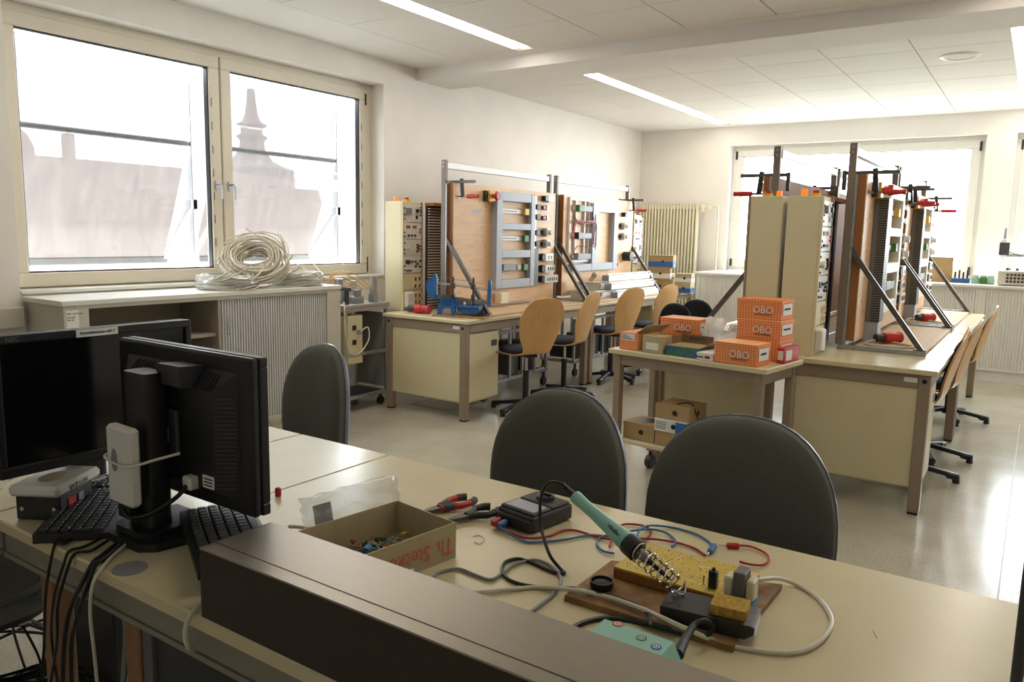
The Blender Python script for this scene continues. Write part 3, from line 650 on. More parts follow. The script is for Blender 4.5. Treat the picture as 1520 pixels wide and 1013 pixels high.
# ================================================================== power consoles
def console(label):
    t = thing('power_console', label, 'console', group='cream power consoles on the benches'); d, w_, h = .20, .26, .93
    MB().box(0, d-.012, 0, w_, 0, h, .004).build('housing', 'cream_steel', t)
    MB().box(d-.012, d+.004, 0, .012, 0, h, .002).build('side_trim', 'cream_steel', t); MB().box(d-.012, d+.004, w_-.012, w_, 0, h, .002).build('side_trim', 'brown_steel', t)
    zs = [.905, .755, .61, .47, .32]
    def panel(z0, z1): return MB().box(d-.012, d, .014, w_-.014, z0+.003, z1-.003, .001).build('panel', 'white_plastic' if z0 > .3 else 'cream_steel', t)
    P = [panel(zs[i+1], zs[i]) for i in range(4)]; P.append(panel(.175, .32)); P.append(panel(.02, .175))
    def dots(p, lst, m, s_=.009, name='button'):
        for y, z in lst: MB().box(d-.001, d+.007, y-s_, y+s_, z-s_, z+s_, .001).build(name, m, p)
    def knobs(p, lst, m, r_=.011, l=.012):
        for y, z in lst: MB().cyl((d-.001, y, z), (d+l, y, z), r_, n=10).build('knob', m, p)
    for i in range(4):
        for z in (zs[i]-.03, zs[i]-.085, zs[i]-.12)[i % 2:]: dots(P[i], [(.026, z)], 'black_plastic', .006, 'rocker')
    MB().box(d-.001, d+.022, .04, .10, .83, .875, .002).build('breaker', 'grey_plastic', P[0])
    MB().box(d-.001, d+.004, .155, .20, .78, .89, .001).build('switch_plate', 'paper', P[0]); knobs(P[0], [(.178, .855)], 'black_plastic', .016, .02); dots(P[0], [(.178, .80)], 'black_plastic', .014, 'switch_field')
    knobs(P[0], [(.228, .885), (.228, .865), (.228, .845)], 'black_plastic', .006); knobs(P[0], [(.228, .82)], 'green', .006)
    for y in (.075, .155): MB().box(d-.001, d+.003, y-.025, y+.025, .705, .728).build('meter', 'ply_edge', P[1])
    knobs(P[1], [(.075, .645), (.115, .645), (.155, .645)], 'black_plastic', .009); knobs(P[1], [(.225, .70), (.225, .675)], 'red', .007)
    MB().cyl((d-.001, .075, .535), (d+.02, .075, .535), .02, n=16).build('dial', 'cream_plastic', P[2])
    knobs(P[2], [(.185, .565), (.205, .555), (.19, .54), (.20, .525), (.18, .51)], 'black_plastic', .007); knobs(P[2], [(.228, .555), (.228, .53)], 'red', .006)
    MB().box(d-.001, d+.004, .04, .10, .40, .435).build('display', 'dark_grey', P[3]); knobs(P[3], [(.12, .42), (.165, .42), (.19, .40), (.165, .38), (.225, .425), (.222, .375)], 'black_plastic', .009)
    for k in range(4): dots(P[3], [(.05+.02*k, .345)], 'black_plastic', .006)
    for z0, pp in ((.175, P[4]), (.03, P[5])):
        for y in (.165, .22):
            for z in (z0+.035, z0+.095):
                s_ = MB().lathe([(.026, 0), (.026, .006), (.022, .008), (.019, .001), (.001, .0)], 18); s_.v = [(d+v[2], y+v[0], z+v[1]) for v in s_.v]
                so = s_.build('socket', 'cream_plastic', pp); MB().cyl((d, y, z), (d+.0035, y, z), .0185, n=16).build('socket_well', 'ply_edge', pp)
    MB().box(d, d+.045, .02, .12, .03, .16, .008).build('switch_box', 'white_plastic', t)
    MB().box(.065, .095, .035, .065, h, h+.04, .004).build('warning_lamp', 'orange_lamp', t)
    MB().box(.10, .15, .11, .16, h, h+.02, .003).build('stop_base', 'yellow', t); MB().cyl((.125, .135, h+.02), (.125, .135, h+.036), .021).build('stop_button', 'red', t)
    return t
K0 = console('cream power console at the near end of the left bench'); K0.location = (-4.69, 4.955, ZT)
dup(K0, 'cream power console at the far end of the left row, behind the second board', (-4.262, 8.56, ZT), 0)
dup(K0, 'cream power console on the right bench, right one of the back-to-back pair', (-1.255, 4.70, ZT), 0)
dup(K0, 'cream power console on the right bench, left one of the back-to-back pair', (-1.282, 4.96, ZT), PI)
# dark slotted lead racks behind the consoles
def rack(label, loc, rz, w_, h):
    t = thing('lead_rack', label, 'rack', loc, rz, 'dark ribbed lead racks')
    MB().box(-.02, 0, 0, w_, 0, h).build('back_plate', 'dark_grey', t)
    m = MB()
    for i in range(int(h/.024)): m.box(0, .022, .01, w_*.62, .01+i*.024, .021+i*.024)
    s_ = m.build('ribs', 'cabinet_grey', t); s_['kind'] = 'stuff'
    MB().box(0, .03, w_*.66, w_*.74, 0, h, .002).build('post', 'black_plastic', t); MB().box(0, .035, w_*.86, w_*.98, 0, h, .002).build('post', 'black_plastic', t)
    for k in range(4): MB().box(.0, .028, w_*.75, w_*.85, h*(.18+.2*k), h*(.24+.2*k), .002).build('clip', 'grey_plastic', t)
    MB().box(-.02, .08, -.01, w_+.01, h, h+.03, .003).build('top_rail', 'ply_edge', t)
rack('dark ribbed lead rack between the left console and the first plywood board', (-4.46, 5.24, ZT), 0, .42, .90)
rack('dark ribbed lead rack behind the right console', (-1.19, 5.0, ZT), 0, .60, .92)
# ================================================================== wiring boards
RL = 1.69
def rig_frame(label, group):
    t = thing('wiring_board', label, 'board stand', group=group)
    MB().box(.0, .46, .03, RL-.03, .002, .02, .002).build('base_board', 'chipboard', t)
    MB().box(-.03, .47, 0, .03, 0, .03, .002).build('base_angle', 'galvanised', t); MB().box(-.03, .47, RL-.03, RL, 0, .03, .002).build('base_angle', 'galvanised', t)
    MB().box(.0, .058, .035, RL-.035, .05, 1.08, .002).build('board_core', 'ply_edge', t)
    MB().box(.058, .064, .033, RL-.033, .048, 1.082, .001).build('board_face', 'ply_face', t)
    for y in (0, RL-.035):
        p = MB().box(-.045, -.002, y, y+.035, .03, 1.27, .002).build('post', 'post_brown', t)
        for z in (1.215, 1.245): MB().cyl((-.024, y-.003 if y == 0 else y+.033, z), (-.024, y+.002 if y == 0 else y+.038, z), .008, n=10).build('bolt', 'galvanised', p)
        MB().box(-.002, .013, y+.003, y+.033, .03, 1.08, .002).build('edge_angle', 'galvanised', t)
        MB().bar((.0, y+.0175, .63), (.45, y+.0175, .02), .03, .028, up=(0, 1, 0)).box(.40, .47, y, y+.035, .03, .036).build('strut', 'dark_steel', t)
    MB().box(-.05, -.01, .036, RL-.036, 1.20, 1.25, .003).build('top_rail', 'white_alu', t)
    return t
F = .064
def estop(t, y, z, s_=.09):
    b = MB().box(F, F+.05, y, y+s_, z, z+s_, .004).build('stop_box', 'yellow', t)
    MB().box(F, F+.035, y-.035, y, z+.002, z+s_-.002, .004).build('stop_lid', 'black_plastic', b)
    MB().cyl((F+.05, y+s_/2, z+s_/2), (F+.085, y+s_/2, z+s_/2), .018).cyl((F+.085, y+s_/2, z+s_/2), (F+.115, y+s_/2, z+s_/2), .034, n=20).build('stop_button', 'red', b)
def wallbox(t, y, z, w_, h, n, dep=.06, name='socket_box'):
    b = MB().box(F, F+dep, y, y+w_, z-h/2, z+h/2, .004).build(name, 'white_plastic', t)
    MB().cyl((F+.0, y-.012, z), (F+dep*.9, y-.012, z), .034, n=18).build('plug', 'black_plastic', b)
    for k in range(n): yy = y+.035+(w_-.05)*(k+.5)/n; MB().box(F+dep-.001, F+dep+.002, yy-.009, yy+.009, z-.016, z+.016).build('breaker_slot', 'black_plastic', b)
def switchbox(t, y, z):
    b = MB().box(F, F+.05, y-.04, y+.04, z-.042, z+.042, .006).build('switch_box', 'white_plastic', t)
    MB().cyl((F+.05, y+.01, z), (F+.078, y+.01, z), .026, n=16).build('switch_knob', 'paper', b); MB().box(F, F+.04, y-.09, y-.042, z-.02, z+.02, .004).build('gland', 'dark_grey', b)
def chip(t, y, z, w_, h, m, d=.05, name='relay'): return MB().box(F, F+d, y-w_/2, y+w_/2, z-h/2, z+h/2, .003).build(name, m, t)
def trunk(t, y0, y1, z0, z1, m, d=.06): return MB().box(F, F+d, y0, y1, z0, z1, .003).build('trunking', m, t)
def rig_a(t, tm, slot=False, dy=0):
    a, c = .57+dy, 1.20+dy
    trunk(t, a, a+.09, .185, 1.045, tm); trunk(t, c-.07, c, .185, 1.045, tm)
    for z0, z1 in ((.965, 1.045), (.712, .77), (.459, .528), (.185, .263)): trunk(t, a+.09, c-.07, z0, z1, tm, .058)
    if slot:
        o = trunk(t, a-.24, a-.10, .15, .955, 'slot_grey', .085); m = MB()
        for k in range(50): m.box(F+.03, F+.0865, a-.2405, a-.10, .16+k*.0157, .167+k*.0157)
        s_ = m.build('slots', 'black_plastic', o); s_['kind'] = 'stuff'
        MB().box(F+.001, F+.08, a-.235, a-.11, .02, .15).build('trunking_end', 'trunking_grey', o)
    for z, col in ((.88, 'yellow'), (.633, 'green'), (.367, 'green')):
        r_ = MB().box(F, F+.018, a+.10, c-.09, z-.018, z+.018, .001).build('din_rail', 'white_alu', t)
        MB().box(F+.018, F+.05, c-.16, c-.09, z-.03, z+.03, .003).build('terminal', col, r_)
        m = MB()
        for k in range(12): m.box(F+.018, F+.0195, a+.12+k*.022, a+.13+k*.022, z-.006, z+.006)
        q = m.build('rail_holes', 'slot_grey', r_); q['kind'] = 'stuff'
    chip(t, a+.22, .372, .2, .06, 'grey_plastic', .06, 'contactor'); chip(t, a+.37, .37, .06, .05, 'trunking_grey', .06, 'contactor')
    for y in (1.225+dy, 1.262+dy): MB().box(F, F+.02, y, y+.012, .20, 1.035).build('strip', 'yellow' if y < 1.24+dy else 'aluminium', t)
    for z in (.935, .84, .69, .585): chip(t, 1.285+dy, z, .07, .05, 'dark_grey', .045, 'sensor')
    for z in (.47, .37, .25): chip(t, 1.262+dy, z, .09, .14, 'mid_grey', .04, 'sensor')
    estop(t, .47+dy-(.24 if slot else 0), .95, .095)
    chip(t, 1.42+dy, 1.02, .06, .05, 'black_plastic'); chip(t, 1.49+dy, 1.02, .09, .06, 'white_plastic', .05, 'lamp_holder')
    for z in (.934, .835): q = chip(t, 1.40+dy, z, .06, .035, 'red_dark', .04); chip(t, 1.45+dy, z, .03, .045, 'aluminium', .045, 'lamp_holder')
    for z in (.697, .585): switchbox(t, 1.47+dy, z)
    for z, w_, n in ((.455, .15, 2), (.343, .18, 3), (.24, .25, 5)): wallbox(t, 1.40+dy, z, w_, .075, n)
def marks(t, seed, y0, y1):
    rnd = random.Random(seed)
    for k in range(9):
        y = rnd.uniform(y0, y1); z = rnd.uniform(.1, .95)
        MB().cyl((F-.001, y, z), (F+.0006, y, z), .006, n=8).build('screw_hole', 'card_dark', t)
GR = 'plywood wiring boards clamped to the benches'
R1 = rig_frame('tall plywood wiring board with grey trunking, nearest on the left row', GR); rig_a(R1, 'trunking_grey'); marks(R1, 2, .1, .5); R1.location = (-4.12, 5.07, ZT)
MB().box(F+.03, F+.10, .60, .72, .055, .15, .004).build('outlet_box', 'cream_plastic', R1)
MB().box(F, F+.0015, .40, .42, .86, .885).box(F, F+.0015, .28, .40, .845, .875).build('tape_mark', 'trunking_grey', R1)
# second left board: open aluminium frame with loose wires, empty grey frame
R2 = rig_frame('tall plywood wiring board with loose dark wires and an empty frame, left row', GR); R2.location = (-4.12, 6.86, ZT)
for y in (.12, .24, .43, .53): MB().box(F, F+.025, y, y+.022, .39, 1.06, .002).build('profile', 'white_alu', R2)
for z in (.39, 1.03): MB().box(F+.001, F+.024, .142, .53, z, z+.03, .002).build('profile', 'white_alu', R2)
for z, m_ in ((.95, 'green'), (.67, 'black_plastic'), (.455, 'grey_plastic')):
    r_ = MB().box(F+.025, F+.04, .18, .52, z-.015, z+.015).build('din_rail', 'white_alu', R2); MB().box(F+.04, F+.09, .2, .30, z-.035, z+.035, .004).build('relay', m_, r_); MB().box(F+.04, F+.08, .31, .5, z-.03, z+.03, .004).build('relay', 'grey_plastic', r_)
rnd = random.Random(8)
for k in range(10):
    m = MB(); z = rnd.choice((.80, .81, .55, .56)); y0, y1 = rnd.uniform(.10, .2), rnd.uniform(.5, .62)
    m.tube([(F+.05, y0, z+rnd.uniform(-.2, .2)), (F+.07, y0+.03, z), (F+.075, (y0+y1)/2, z+rnd.uniform(-.02, .02)), (F+.07, y1, z), (F+.06, y1+.02, z+rnd.uniform(-.3, .15))], .004, 5, res=4).build('loose_wire', rnd.choice(('red_dark', 'black_wire', 'red_wire')), R2)
for y0, y1, z0, z1 in ((.56, .68, .30, 1.02), (1.06, 1.16, .30, 1.02)): trunk(R2, y0, y1, z0, z1, 'trunking_grey')
trunk(R2, .68, 1.06, .93, 1.02, 'white_alu', .058); trunk(R2, .68, 1.06, .30, .38, 'trunking_grey', .058); trunk(R2, .15, .56, .30, .375, 'trunking_grey', .058)
chip(R2, 1.38, .92, .06, .05, 'black_plastic'); switchbox(R2, 1.38, .79); switchbox(R2, 1.38, .67)
q = MB().cyl((F, 1.46, .44), (F+.10, 1.46, .44), .055, n=20).build('socket_outlet', 'black_plastic', R2); MB().box(F, F+.05, 1.17, 1.21, .33, .37, .003).build('relay', 'black_plastic', R2)
marks(R2, 5, 1.2, 1.6)
# right benches
R3 = rig_frame('tall plywood wiring board with slotted trunking, nearest on the right bench', GR); rig_a(R3, 'white_plastic', True, .0); marks(R3, 3, .1, .3); R3.location = (-.985, 5.17, ZT)
d_ = dup(R3, 'tall plywood wiring board with slotted trunking, further along the right bench', (-.985, 6.95, ZT), 0)
dup(R1, 'plywood wiring board facing away, behind the back-to-back consoles', (-1.49, 5.17+RL, ZT), PI); dup(R1, 'plywood wiring board facing away, furthest behind the consoles', (-1.49, 6.95+RL, ZT), PI)
# ------------------------------------------------------------------ bar clamps
def clamp(label):
    t = thing('bar_clamp', label, 'clamp', group='steel bar clamps on the wiring boards')
    MB().box(-.075, .24, -.011, .011, -.006, .016, .001).build('bar', 'dark_steel', t)
    MB().box(-.085, -.062, -.014, .014, -.10, .02, .003).build('fixed_jaw', 'dark_steel', t)
    MB().bar((.10, 0, .03), (.115, 0, -.12), .022, .03, b=.004).build('sliding_arm', 'black_plastic', t)
    s_ = MB().cyl((.068, 0, -.115), (.20, 0, -.115), .008, n=10).cyl((.066, 0, -.115), (.074, 0, -.115), .016, n=12).build('screw', 'steel', t)
    h = MB().lathe([(.006, 0), (.015, .01), (.017, .06), (.013, .11), (.016, .13), (.004, .135)], 14).build('handle', 'red', t)
    h.location = (.15, 0, -.115); h.rotation_euler = (0, PI/2, 0)
    return t
CZ = ZT+1.083+.007
L0 = clamp('red-handled bar clamp at the top left corner of the near left board'); L0.location = (-4.125, 5.165, CZ)
for l, x, y, a, dz in (('red-handled bar clamp at the far end of the second left board', -4.125, 8.44, 0, 0), ('red-handled bar clamp over the near corner of the nearest right board', -.99, 5.25, 0, 0), ('red-handled bar clamp on the far end of the nearest right board', -.99, 6.78, 0, 0),
                       ('red-handled bar clamp on the near corner of the further right board', -.99, 7.06, 0, 0), ('red-handled bar clamp jutting over the bright back window on the right', -.99, 8.55, 0, 0), ('red-handled bar clamp jutting left, in front of the back window', -1.485, 5.27, PI, 0),
                       ('bar clamp on the far end of the board behind the consoles', -1.485, 6.72, PI, 0)):
    dup(L0, l, (x, y, CZ+dz), a)
# ------------------------------------------------------------------ round red plugs with cables
def plug(label, loc, rz, s_=1):
    t = thing('power_plug', label, 'plug', loc, rz, 'round red power plugs')
    def lx(prof, m, nm):
        b = MB().lathe(prof, 20); b.v = [(v[2]*s_, v[0]*s_, (v[1]+.031)*s_) for v in b.v]; return b.build(nm, m, t)
    lx([(.02, 0), (.029, .004), (.031, .05), (.026, .056), (.027, .10), (.031, .104), (.031, .112), (.02, .113)], 'red', 'plug_body'); lx([(.02, -.05), (.024, -.045), (.022, 0), (.02, .001)], 'dark_grey', 'cable_gland')
    return t
plug('red round power plug beside the left power console', (-4.30, 4.90, ZT), .2, 1.25)
plug('red power plug with a beige lead on the near right base board', (-.80, 5.48, ZT+.02), .9, 1.2)
plug('red power plug with a beige lead on the far right base board', (-.78, 7.26, ZT+.02), .9, 1.1)
def lead(label, pts, m='cable_cream', r_=.007, name='power_lead', cat='cable', group=None, n=8): return one(name, MB().tube(pts, r_, n, res=8), m, label, cat, group)
for dy, l in ((0, 'beige lead looped on the base board of the near right wiring board'), (1.78, 'beige lead looped on the base board of the further right wiring board')):
    z = ZT+.028
    lead(l, [(-.90, 5.62+dy, z+.16), (-.895, 5.58+dy, z+.06), (-.86, 5.53+dy, z+.005), (-.72, 5.50+dy, z), (-.60, 5.37+dy, z), (-.66, 5.29+dy, z), (-.82, 5.28+dy, z), (-.88, 5.34+dy, z), (-.86, 5.43+dy, z+.012), (-.835, 5.43+dy, z+.012)], group='beige power leads')
# ------------------------------------------------------------------ mitre saw
p0 = AZ(646, 470, ZT); p1 = AZ(720, 461, ZT); ang = .25; p0 = Vector((-4.05, 4.92, ZT))
bd_ = one('wooden_batten', MB().box(-.02, .44, -.10, .09, 0, .012, .002), 'old_wood', 'flat wooden board under the blue mitre saw', 'board', loc=(p0.x, p0.y, ZT), rz=ang)
t = thing('mitre_saw', 'blue hand mitre saw with steel guide rods on the near left bench', 'saw', (p0.x+.0, p0.y+.02, ZT+.012), ang); t.scale = (1.06, 1.06, 1.06)
MB().prism([(0, 0), (.035, 0), (.045, .055), (.115, .055), (.125, 0), (.16, 0), (.15, .075), (.01, .075)], -.075, -.06, 'y').build('foot_frame', 'blue', t)
MB().box(.0, .34, -.06, .06, .060, .075, .003).prism([(.16, .03), (.34, .01), (.34, .062), (.16, .062)], -.05, .05, 'y').build('bed', 'blue', t)
f_ = MB().box(.0, .17, .045, .055, .075, .13)
f_.box(.19, .34, .045, .055, .075, .12).build('fence', 'grey_plastic', t)
m = MB()
for k in range(9): m.box(.015+k*.017, .025+k*.017, -.058, -.045, .075, .125)
q = m.box(.01, .165, -.058, -.045, .073, .082).build('comb', 'blue', t); q['kind'] = 'stuff'
MB().cyl((-.06, 0, .24), (.40, 0, .205), .008).build('guide_rod', 'chrome', t)
for x in (.10, .27): MB().cyl((x, 0, .06), (x, 0, .29), .008).box(x-.014, x+.014, -.016, .016, .12, .16, .004).box(x-.016, x+.016, -.018, .018, .20, .24, .004).build('guide_post', 'dark_grey', t)
MB().cyl((-.05, 0, .285), (.40, 0, .245), .0025, n=6).build('tension_wire', 'steel', t)
MB().bar((-.05, 0, .135), (.41, 0, .10), .002, .03, up=(0, 0, 1)).build('blade', 'steel', t)
MB().prism([(-.085, .12), (-.05, .11), (-.03, .14), (-.035, .20), (-.03, .27), (-.045, .31), (-.065, .31), (-.075, .27), (-.115, .26), (-.125, .20), (-.11, .14)], -.012, .012, 'y').build('handle', 'blue', t)
MB().prism([(.385, .08), (.415, .08), (.42, .20), (.415, .27), (.395, .275), (.388, .2)], -.008, .008, 'y').build('front_arm', 'blue', t)
MB().box(.0, .10, -.001, .03, .12, .15, .006).build('grip', 'dark_grey', t)
MB().cyl((.33, -.04, .03), (.36, -.06, .03), .018).build('clamp_knob', 'black_plastic', t)
# ------------------------------------------------------------------ lamp fittings and housings piled on the second left bench
GF = 'white tube lamp fittings piled on the left bench'
def fitting(label, x, y, z, L, rz, w_=.075, h=.055):
    t = thing('lamp_fitting', label, 'lamp fitting', (x, y, z), rz, GF)
    MB().prism([(-w_/2, 0), (w_/2, 0), (w_/2*.8, h), (-w_/2*.8, h)], 0, L, 'y').build('channel', 'white_alu', t)
    for yy in (-.02, L): MB().box(-w_/2-.003, w_/2+.003, yy, yy+.02, 0, h+.006, .006).build('end_cap', 'grey_plastic', t)
    MB().cyl((0, .02, h+.012), (0, L-.02, h+.012), .012, n=10).build('tube', 'paper', t)
zz = ZT+.0215
for k, (x, y, z, L, a) in enumerate(((-3.94, 7.30, 0, 1.2, .0), (-3.84, 7.24, 0, 1.2, -.01), (-3.72, 7.44, 0, 1.05, -.01), (-3.90, 7.36, .085, 1.2, .03), (-3.80, 7.45, .085, 1.1, -.02), (-3.86, 7.50, .17, 1.1, -.02))):
    fitting(('white tube lamp fitting at the back of the pile, bottom layer', 'white tube lamp fitting in the middle of the pile, bottom layer', 'white tube lamp fitting at the front edge of the pile', 'white tube lamp fitting at the back of the pile, second layer', 'white tube lamp fitting at the front of the pile, second layer', 'white tube lamp fitting lying on top of the pile')[k], x, y, zz+z, L, a)
for k, (x, y, z, a_, l) in enumerate(((-3.84, 6.985, 0, .12, 'grey lamp housing beside the struts, nearest of the heap'), (-3.86, 7.135, 0, -.06, 'grey lamp housing at the back of the heap, touching the white fittings'), (-3.85, 7.06, .092, .5, 'grey lamp housing lying across the other two'))):
    t = thing('lamp_housing', l, 'lamp housing', (x, y, ZT+.0215+z), a_, 'grey lamp housings heaped on the left bench'); t.scale = (1.4, 1.3, 1.5)
    MB().prism([(-.09, .02), (-.06, 0), (.06, 0), (.09, .02), (.095, .05), (-.095, .05)], -.045, .045, 'y').build('housing', 'cabinet_grey', t)
    MB().box(-.105, .105, -.05, .05, .05, .06, .004).build('rim', 'cabinet_grey', t)
    if k == 2: MB().cyl((.02, 0, .06), (.05, 0, .10), .016, n=12).ell((.052, 0, .105), .022, .022, .02).build('lamp_neck', 'card_pale', t)
    MB().cyl((.093, 0, .032), (.10, 0, .030), .012, n=12).build('cable_entry', 'black_plastic', t)
# ------------------------------------------------------------------ cartons on the far side table
def carton(name, label, loc, rz, d, m='card', strip=None, hole=False, group=None, open_=False, hz=.5):
    t = thing(name, label, 'box', loc, rz, group); x, y, z = d
    if open_:
        MB().box(-x/2, x/2, -y/2, y/2, 0, .004).box(-x/2, -x/2+.004, -y/2, y/2, .004, z).box(x/2-.004, x/2, -y/2, y/2, .004, z).box(-x/2+.004, x/2-.004, -y/2, -y/2+.004, .004, z).box(-x/2+.004, x/2-.004, y/2-.004, y/2, .004, z).build('carton', m, t)
    else:
        MB().box(-x/2, x/2, -y/2, y/2, 0, z-.004, .002).build('carton', m, t); MB().box(-x/2-.001, x/2+.001, -y/2-.001, y/2+.001, z-.012, z, .002).build('lid', m, t)
    if strip: MB().box(-x/2-.0015, x/2+.0015, -y/2-.0015, y/2+.0015, z*.08, z*.5).build('printed_band', strip, t)
    if hole:
        MB().cyl((x*.08, -y/2-.002, z*hz), (x*.08, -y/2+.002, z*hz), min(.016, z*.2), n=14).build('finger_hole', 'black_plastic', t); MB().cyl((x/2+.002, 0, z*hz), (x/2-.002, 0, z*hz), min(.016, z*.2), n=14).build('finger_hole', 'black_plastic', t)
    return t
GB = 'small cartons on the far side table'
bx, by = -3.86, 8.99
carton('wire_carton', 'brown carton tilted at the bottom of the tall stack, far left table', (bx, by-.02, ZT), .1, (.30, .18, .16), 'card', None, True, GB)
carton('wire_carton', 'brown and white carton in the middle of the tall stack, far left table', (bx-.02, by-.03, ZT+.161), .3, (.28, .20, .14), 'card', 'paper', True, GB)
carton('wire_carton', 'brown carton with a blue band on top of the tall stack, far left table', (bx+.01, by-.02, ZT+.302), .2, (.30, .20, .15), 'card', 'paper_blue', True, GB)
carton('wire_carton', 'brown carton with a blue foot right of the tall stack, lower', (bx+.30, by-.0, ZT), .1, (.20, .18, .13), 'card_pale', 'paper_blue', True, GB)
carton('wire_carton', 'pale carton right of the tall stack, upper', (bx+.30, by+.0, ZT+.131), .15, (.20, .17, .11), 'card_pale', 'paper', True, GB)
carton('wire_carton', 'small white and blue carton at the right end of the far left table, lower', (bx-.02, by+.40, ZT), .1, (.22, .18, .11), 'paper', 'paper_blue', True, GB)
carton('wire_carton', 'small white carton at the right end of the far left table, upper', (bx-.02, by+.40, ZT+.111), .05, (.22, .18, .10), 'paper', 'card', True, GB)
# ================================================================== pneumatic training station
t = thing('pneumatic_station', 'wheeled aluminium pneumatic training station between the cabinet and the left bench', 'trolley', (-4.96, 4.38, 0)); W, D2 = .38, .50
for x in (.0, W-.03):
    for y in (.0, D2-.03): MB().box(x, x+.03, y, y+.03, .10, .86, .003).build('post', 'aluminium', t)
for z in (.10, .46, .83):
    for x in (0, W-.03): MB().box(x+.002, x+.028, .03, D2-.03, z, z+.03, .002).build('rail', 'aluminium', t)
    for y in (0, D2-.03): MB().box(.03, W-.03, y+.002, y+.028, z, z+.03, .002).build('rail', 'aluminium', t)
MB().box(.03, W-.03, .03, D2-.03, .10, .112).build('floor_plate', 'dark_grey', t)
for x in (.03, W-.05):
    for y in (.03, D2-.05): MB().cyl((x, y, .05), (x, y, .10), .012).cyl((x-.012, y, .035), (x+.012, y, .035), .035, n=18).build('caster', 'black_plastic', t)
MB().box(-.01, W+.02, -.02, D2, .86, .89, .004).build('profile_plate', 'aluminium', t)
b_ = MB().box(.01, W-.005, -.005, .20, .40, .80, .006).build('control_box', 'cream_steel', t)
for z in (.70, .58): MB().box(W-.006, W+.003, .08, .12, z-.02, z+.02, .003).build('socket', 'black_plastic', b_)
MB().cyl((W-.006, .15, .66), (W+.015, .15, .66), .02).build('knob', 'grey_plastic', b_)
MB().box(.05, W-.02, D2-.05, D2-.04, .16, .80).build('rear_panel', 'grey_plastic', t)
MB().tube([(W+.01, .15, .66), (W+.05, .20, .70), (W+.07, .19, .60), (W+.06, .10, .50), (W+.05, .02, .50), (W+.045, -.03, .60), (W+.035, -.04, .80), (W+.02, -.03, .90), (W-.04, .02, .91)], .006, 6, res=6).build('hose', 'white_wire', t)
for x, y, h in ((.18, .12, .20), (.30, .40, .22), (.08, .38, .17)): MB().cyl((x, y, .89+h*.3), (x, y, .89+h), .035, n=16).box(x-.03, x+.03, y-.03, y+.03, .89, .89+h*.32, .003).build('cylinder', 'aluminium', t)
for x, y in ((.10, .08), (.28, .22), (.20, .30)): MB().box(x-.04, x+.04, y-.05, y+.05, .89, .94, .003).box(x-.01, x+.03, y-.02, y+.03, .94, 1.0, .003).build('valve', 'grey_plastic', t)
MB().box(.02, W, .05, .07, 1.0, 1.03, .003).box(.04, .06, .04, .08, .89, 1.0).box(W-.06, W-.04, .04, .08, .89, 1.0).build('gantry', 'dark_grey', t)
for k in range(5):
    a = .05*k; MB().tube([(.10+.02*k, .05, .90), (.09+.02*k, .04, 1.0+.03*k), (.16+.03*k, .10+.02*k, 1.06+.02*k), (.22+.03*k, .24+.03*k, 1.0)], .005, 6, res=6).build('air_hose', 'orange_hose', t)
MB().cyl((.02, .02, .89), (.02, .02, .915), .018).build('cap', 'yellow', t)
# ================================================================== cable coils on the low cabinet
def coil(label, c, R, h, tilt=None, n=26, seed=0, ends=3, loose=0):
    rnd = random.Random(seed); t = thing('cable_coil', label, 'cable coil', c, 0, 'coils of pale cable on the low cabinet')
    if tilt: t.rotation_euler = tilt
    m = MB()
    for k in range(n):
        rr = R*rnd.uniform(.72-.3*loose, 1.0+.12*loose); z = rnd.uniform(.006, h); ph = rnd.uniform(0, 6); e = rnd.uniform(.0, .07); ox, oy = rnd.uniform(-.012, .012), rnd.uniform(-.012, .012)
        m.tube([(ox+rr*(1+e*math.cos(2*a+ph))*math.cos(a), oy+rr*math.sin(a), z+(.012+.03*loose)*math.sin((3-2*loose)*a+ph)+.008+.03*loose) for a in (2*PI*i/36 for i in range(36))], .0055, 5, True)
    w_ = m.build('cable_loops', 'cable_cream', t); w_['kind'] = 'stuff'
    for k in range(ends):
        a = rnd.uniform(0, 6.28); MB().tube([(R*math.cos(a), R*math.sin(a), h*.8), (R*1.1*math.cos(a+.35), R*1.1*math.sin(a+.35), h+.02), (R*1.25*math.cos(a+.7), R*1.25*math.sin(a+.7), h+.07)], .0055, 6, res=5).build('cable_end', 'cable_cream', t)
    if loose:
        MB().sheet(lambda u, v: Vector(((u-.5)*R*1.15*math.sqrt(max(.05, 1-(2*v-1)**2)), (v-.5)*R*1.15, .05+.02*math.sin(9*u)*math.cos(7*v))), 10, 10, .002).build('plastic_wrap', 'plastic_film', t, 3.0)
        return t
    f_ = MB()
    K = 30; vs = []; F_ = []
    for (r_, z) in ((R*.62, .004), (R*1.03, .002), (R*1.07, h*.5), (R*1.02, h*1.12), (R*.8, h*1.22), (R*.6, h*1.1)):
        for i in range(K): a = 2*PI*i/K; q = 1+rnd.uniform(-.03, .03); vs.append((r_*q*math.cos(a), r_*q*math.sin(a), z*(1+rnd.uniform(-.06, .06))))
    for s_ in range(5):
        for i in range(K): j = (i+1) % K; F_.append((s_*K+i, s_*K+j, (s_+1)*K+j, (s_+1)*K+i))
    f_.add(vs, F_).build('plastic_wrap', 'plastic_film', t, 3.0)
    return t
ZS = 1.061
coil('flat plastic-wrapped coil of pale cable, left on the low cabinet', (-4.73, 3.40, ZS), .20, .085, None, 30, 1)
coil('leaning plastic-wrapped coil of pale cable in the middle, on the low cabinet', (-4.80, 3.70, ZS+.125), .215, .10, (.66, .30, .45), 46, 2, 8, 1)
coil('flat plastic-wrapped coil of pale cable, right on the low cabinet', (-4.75, 4.03, ZS), .20, .085, None, 28, 3)

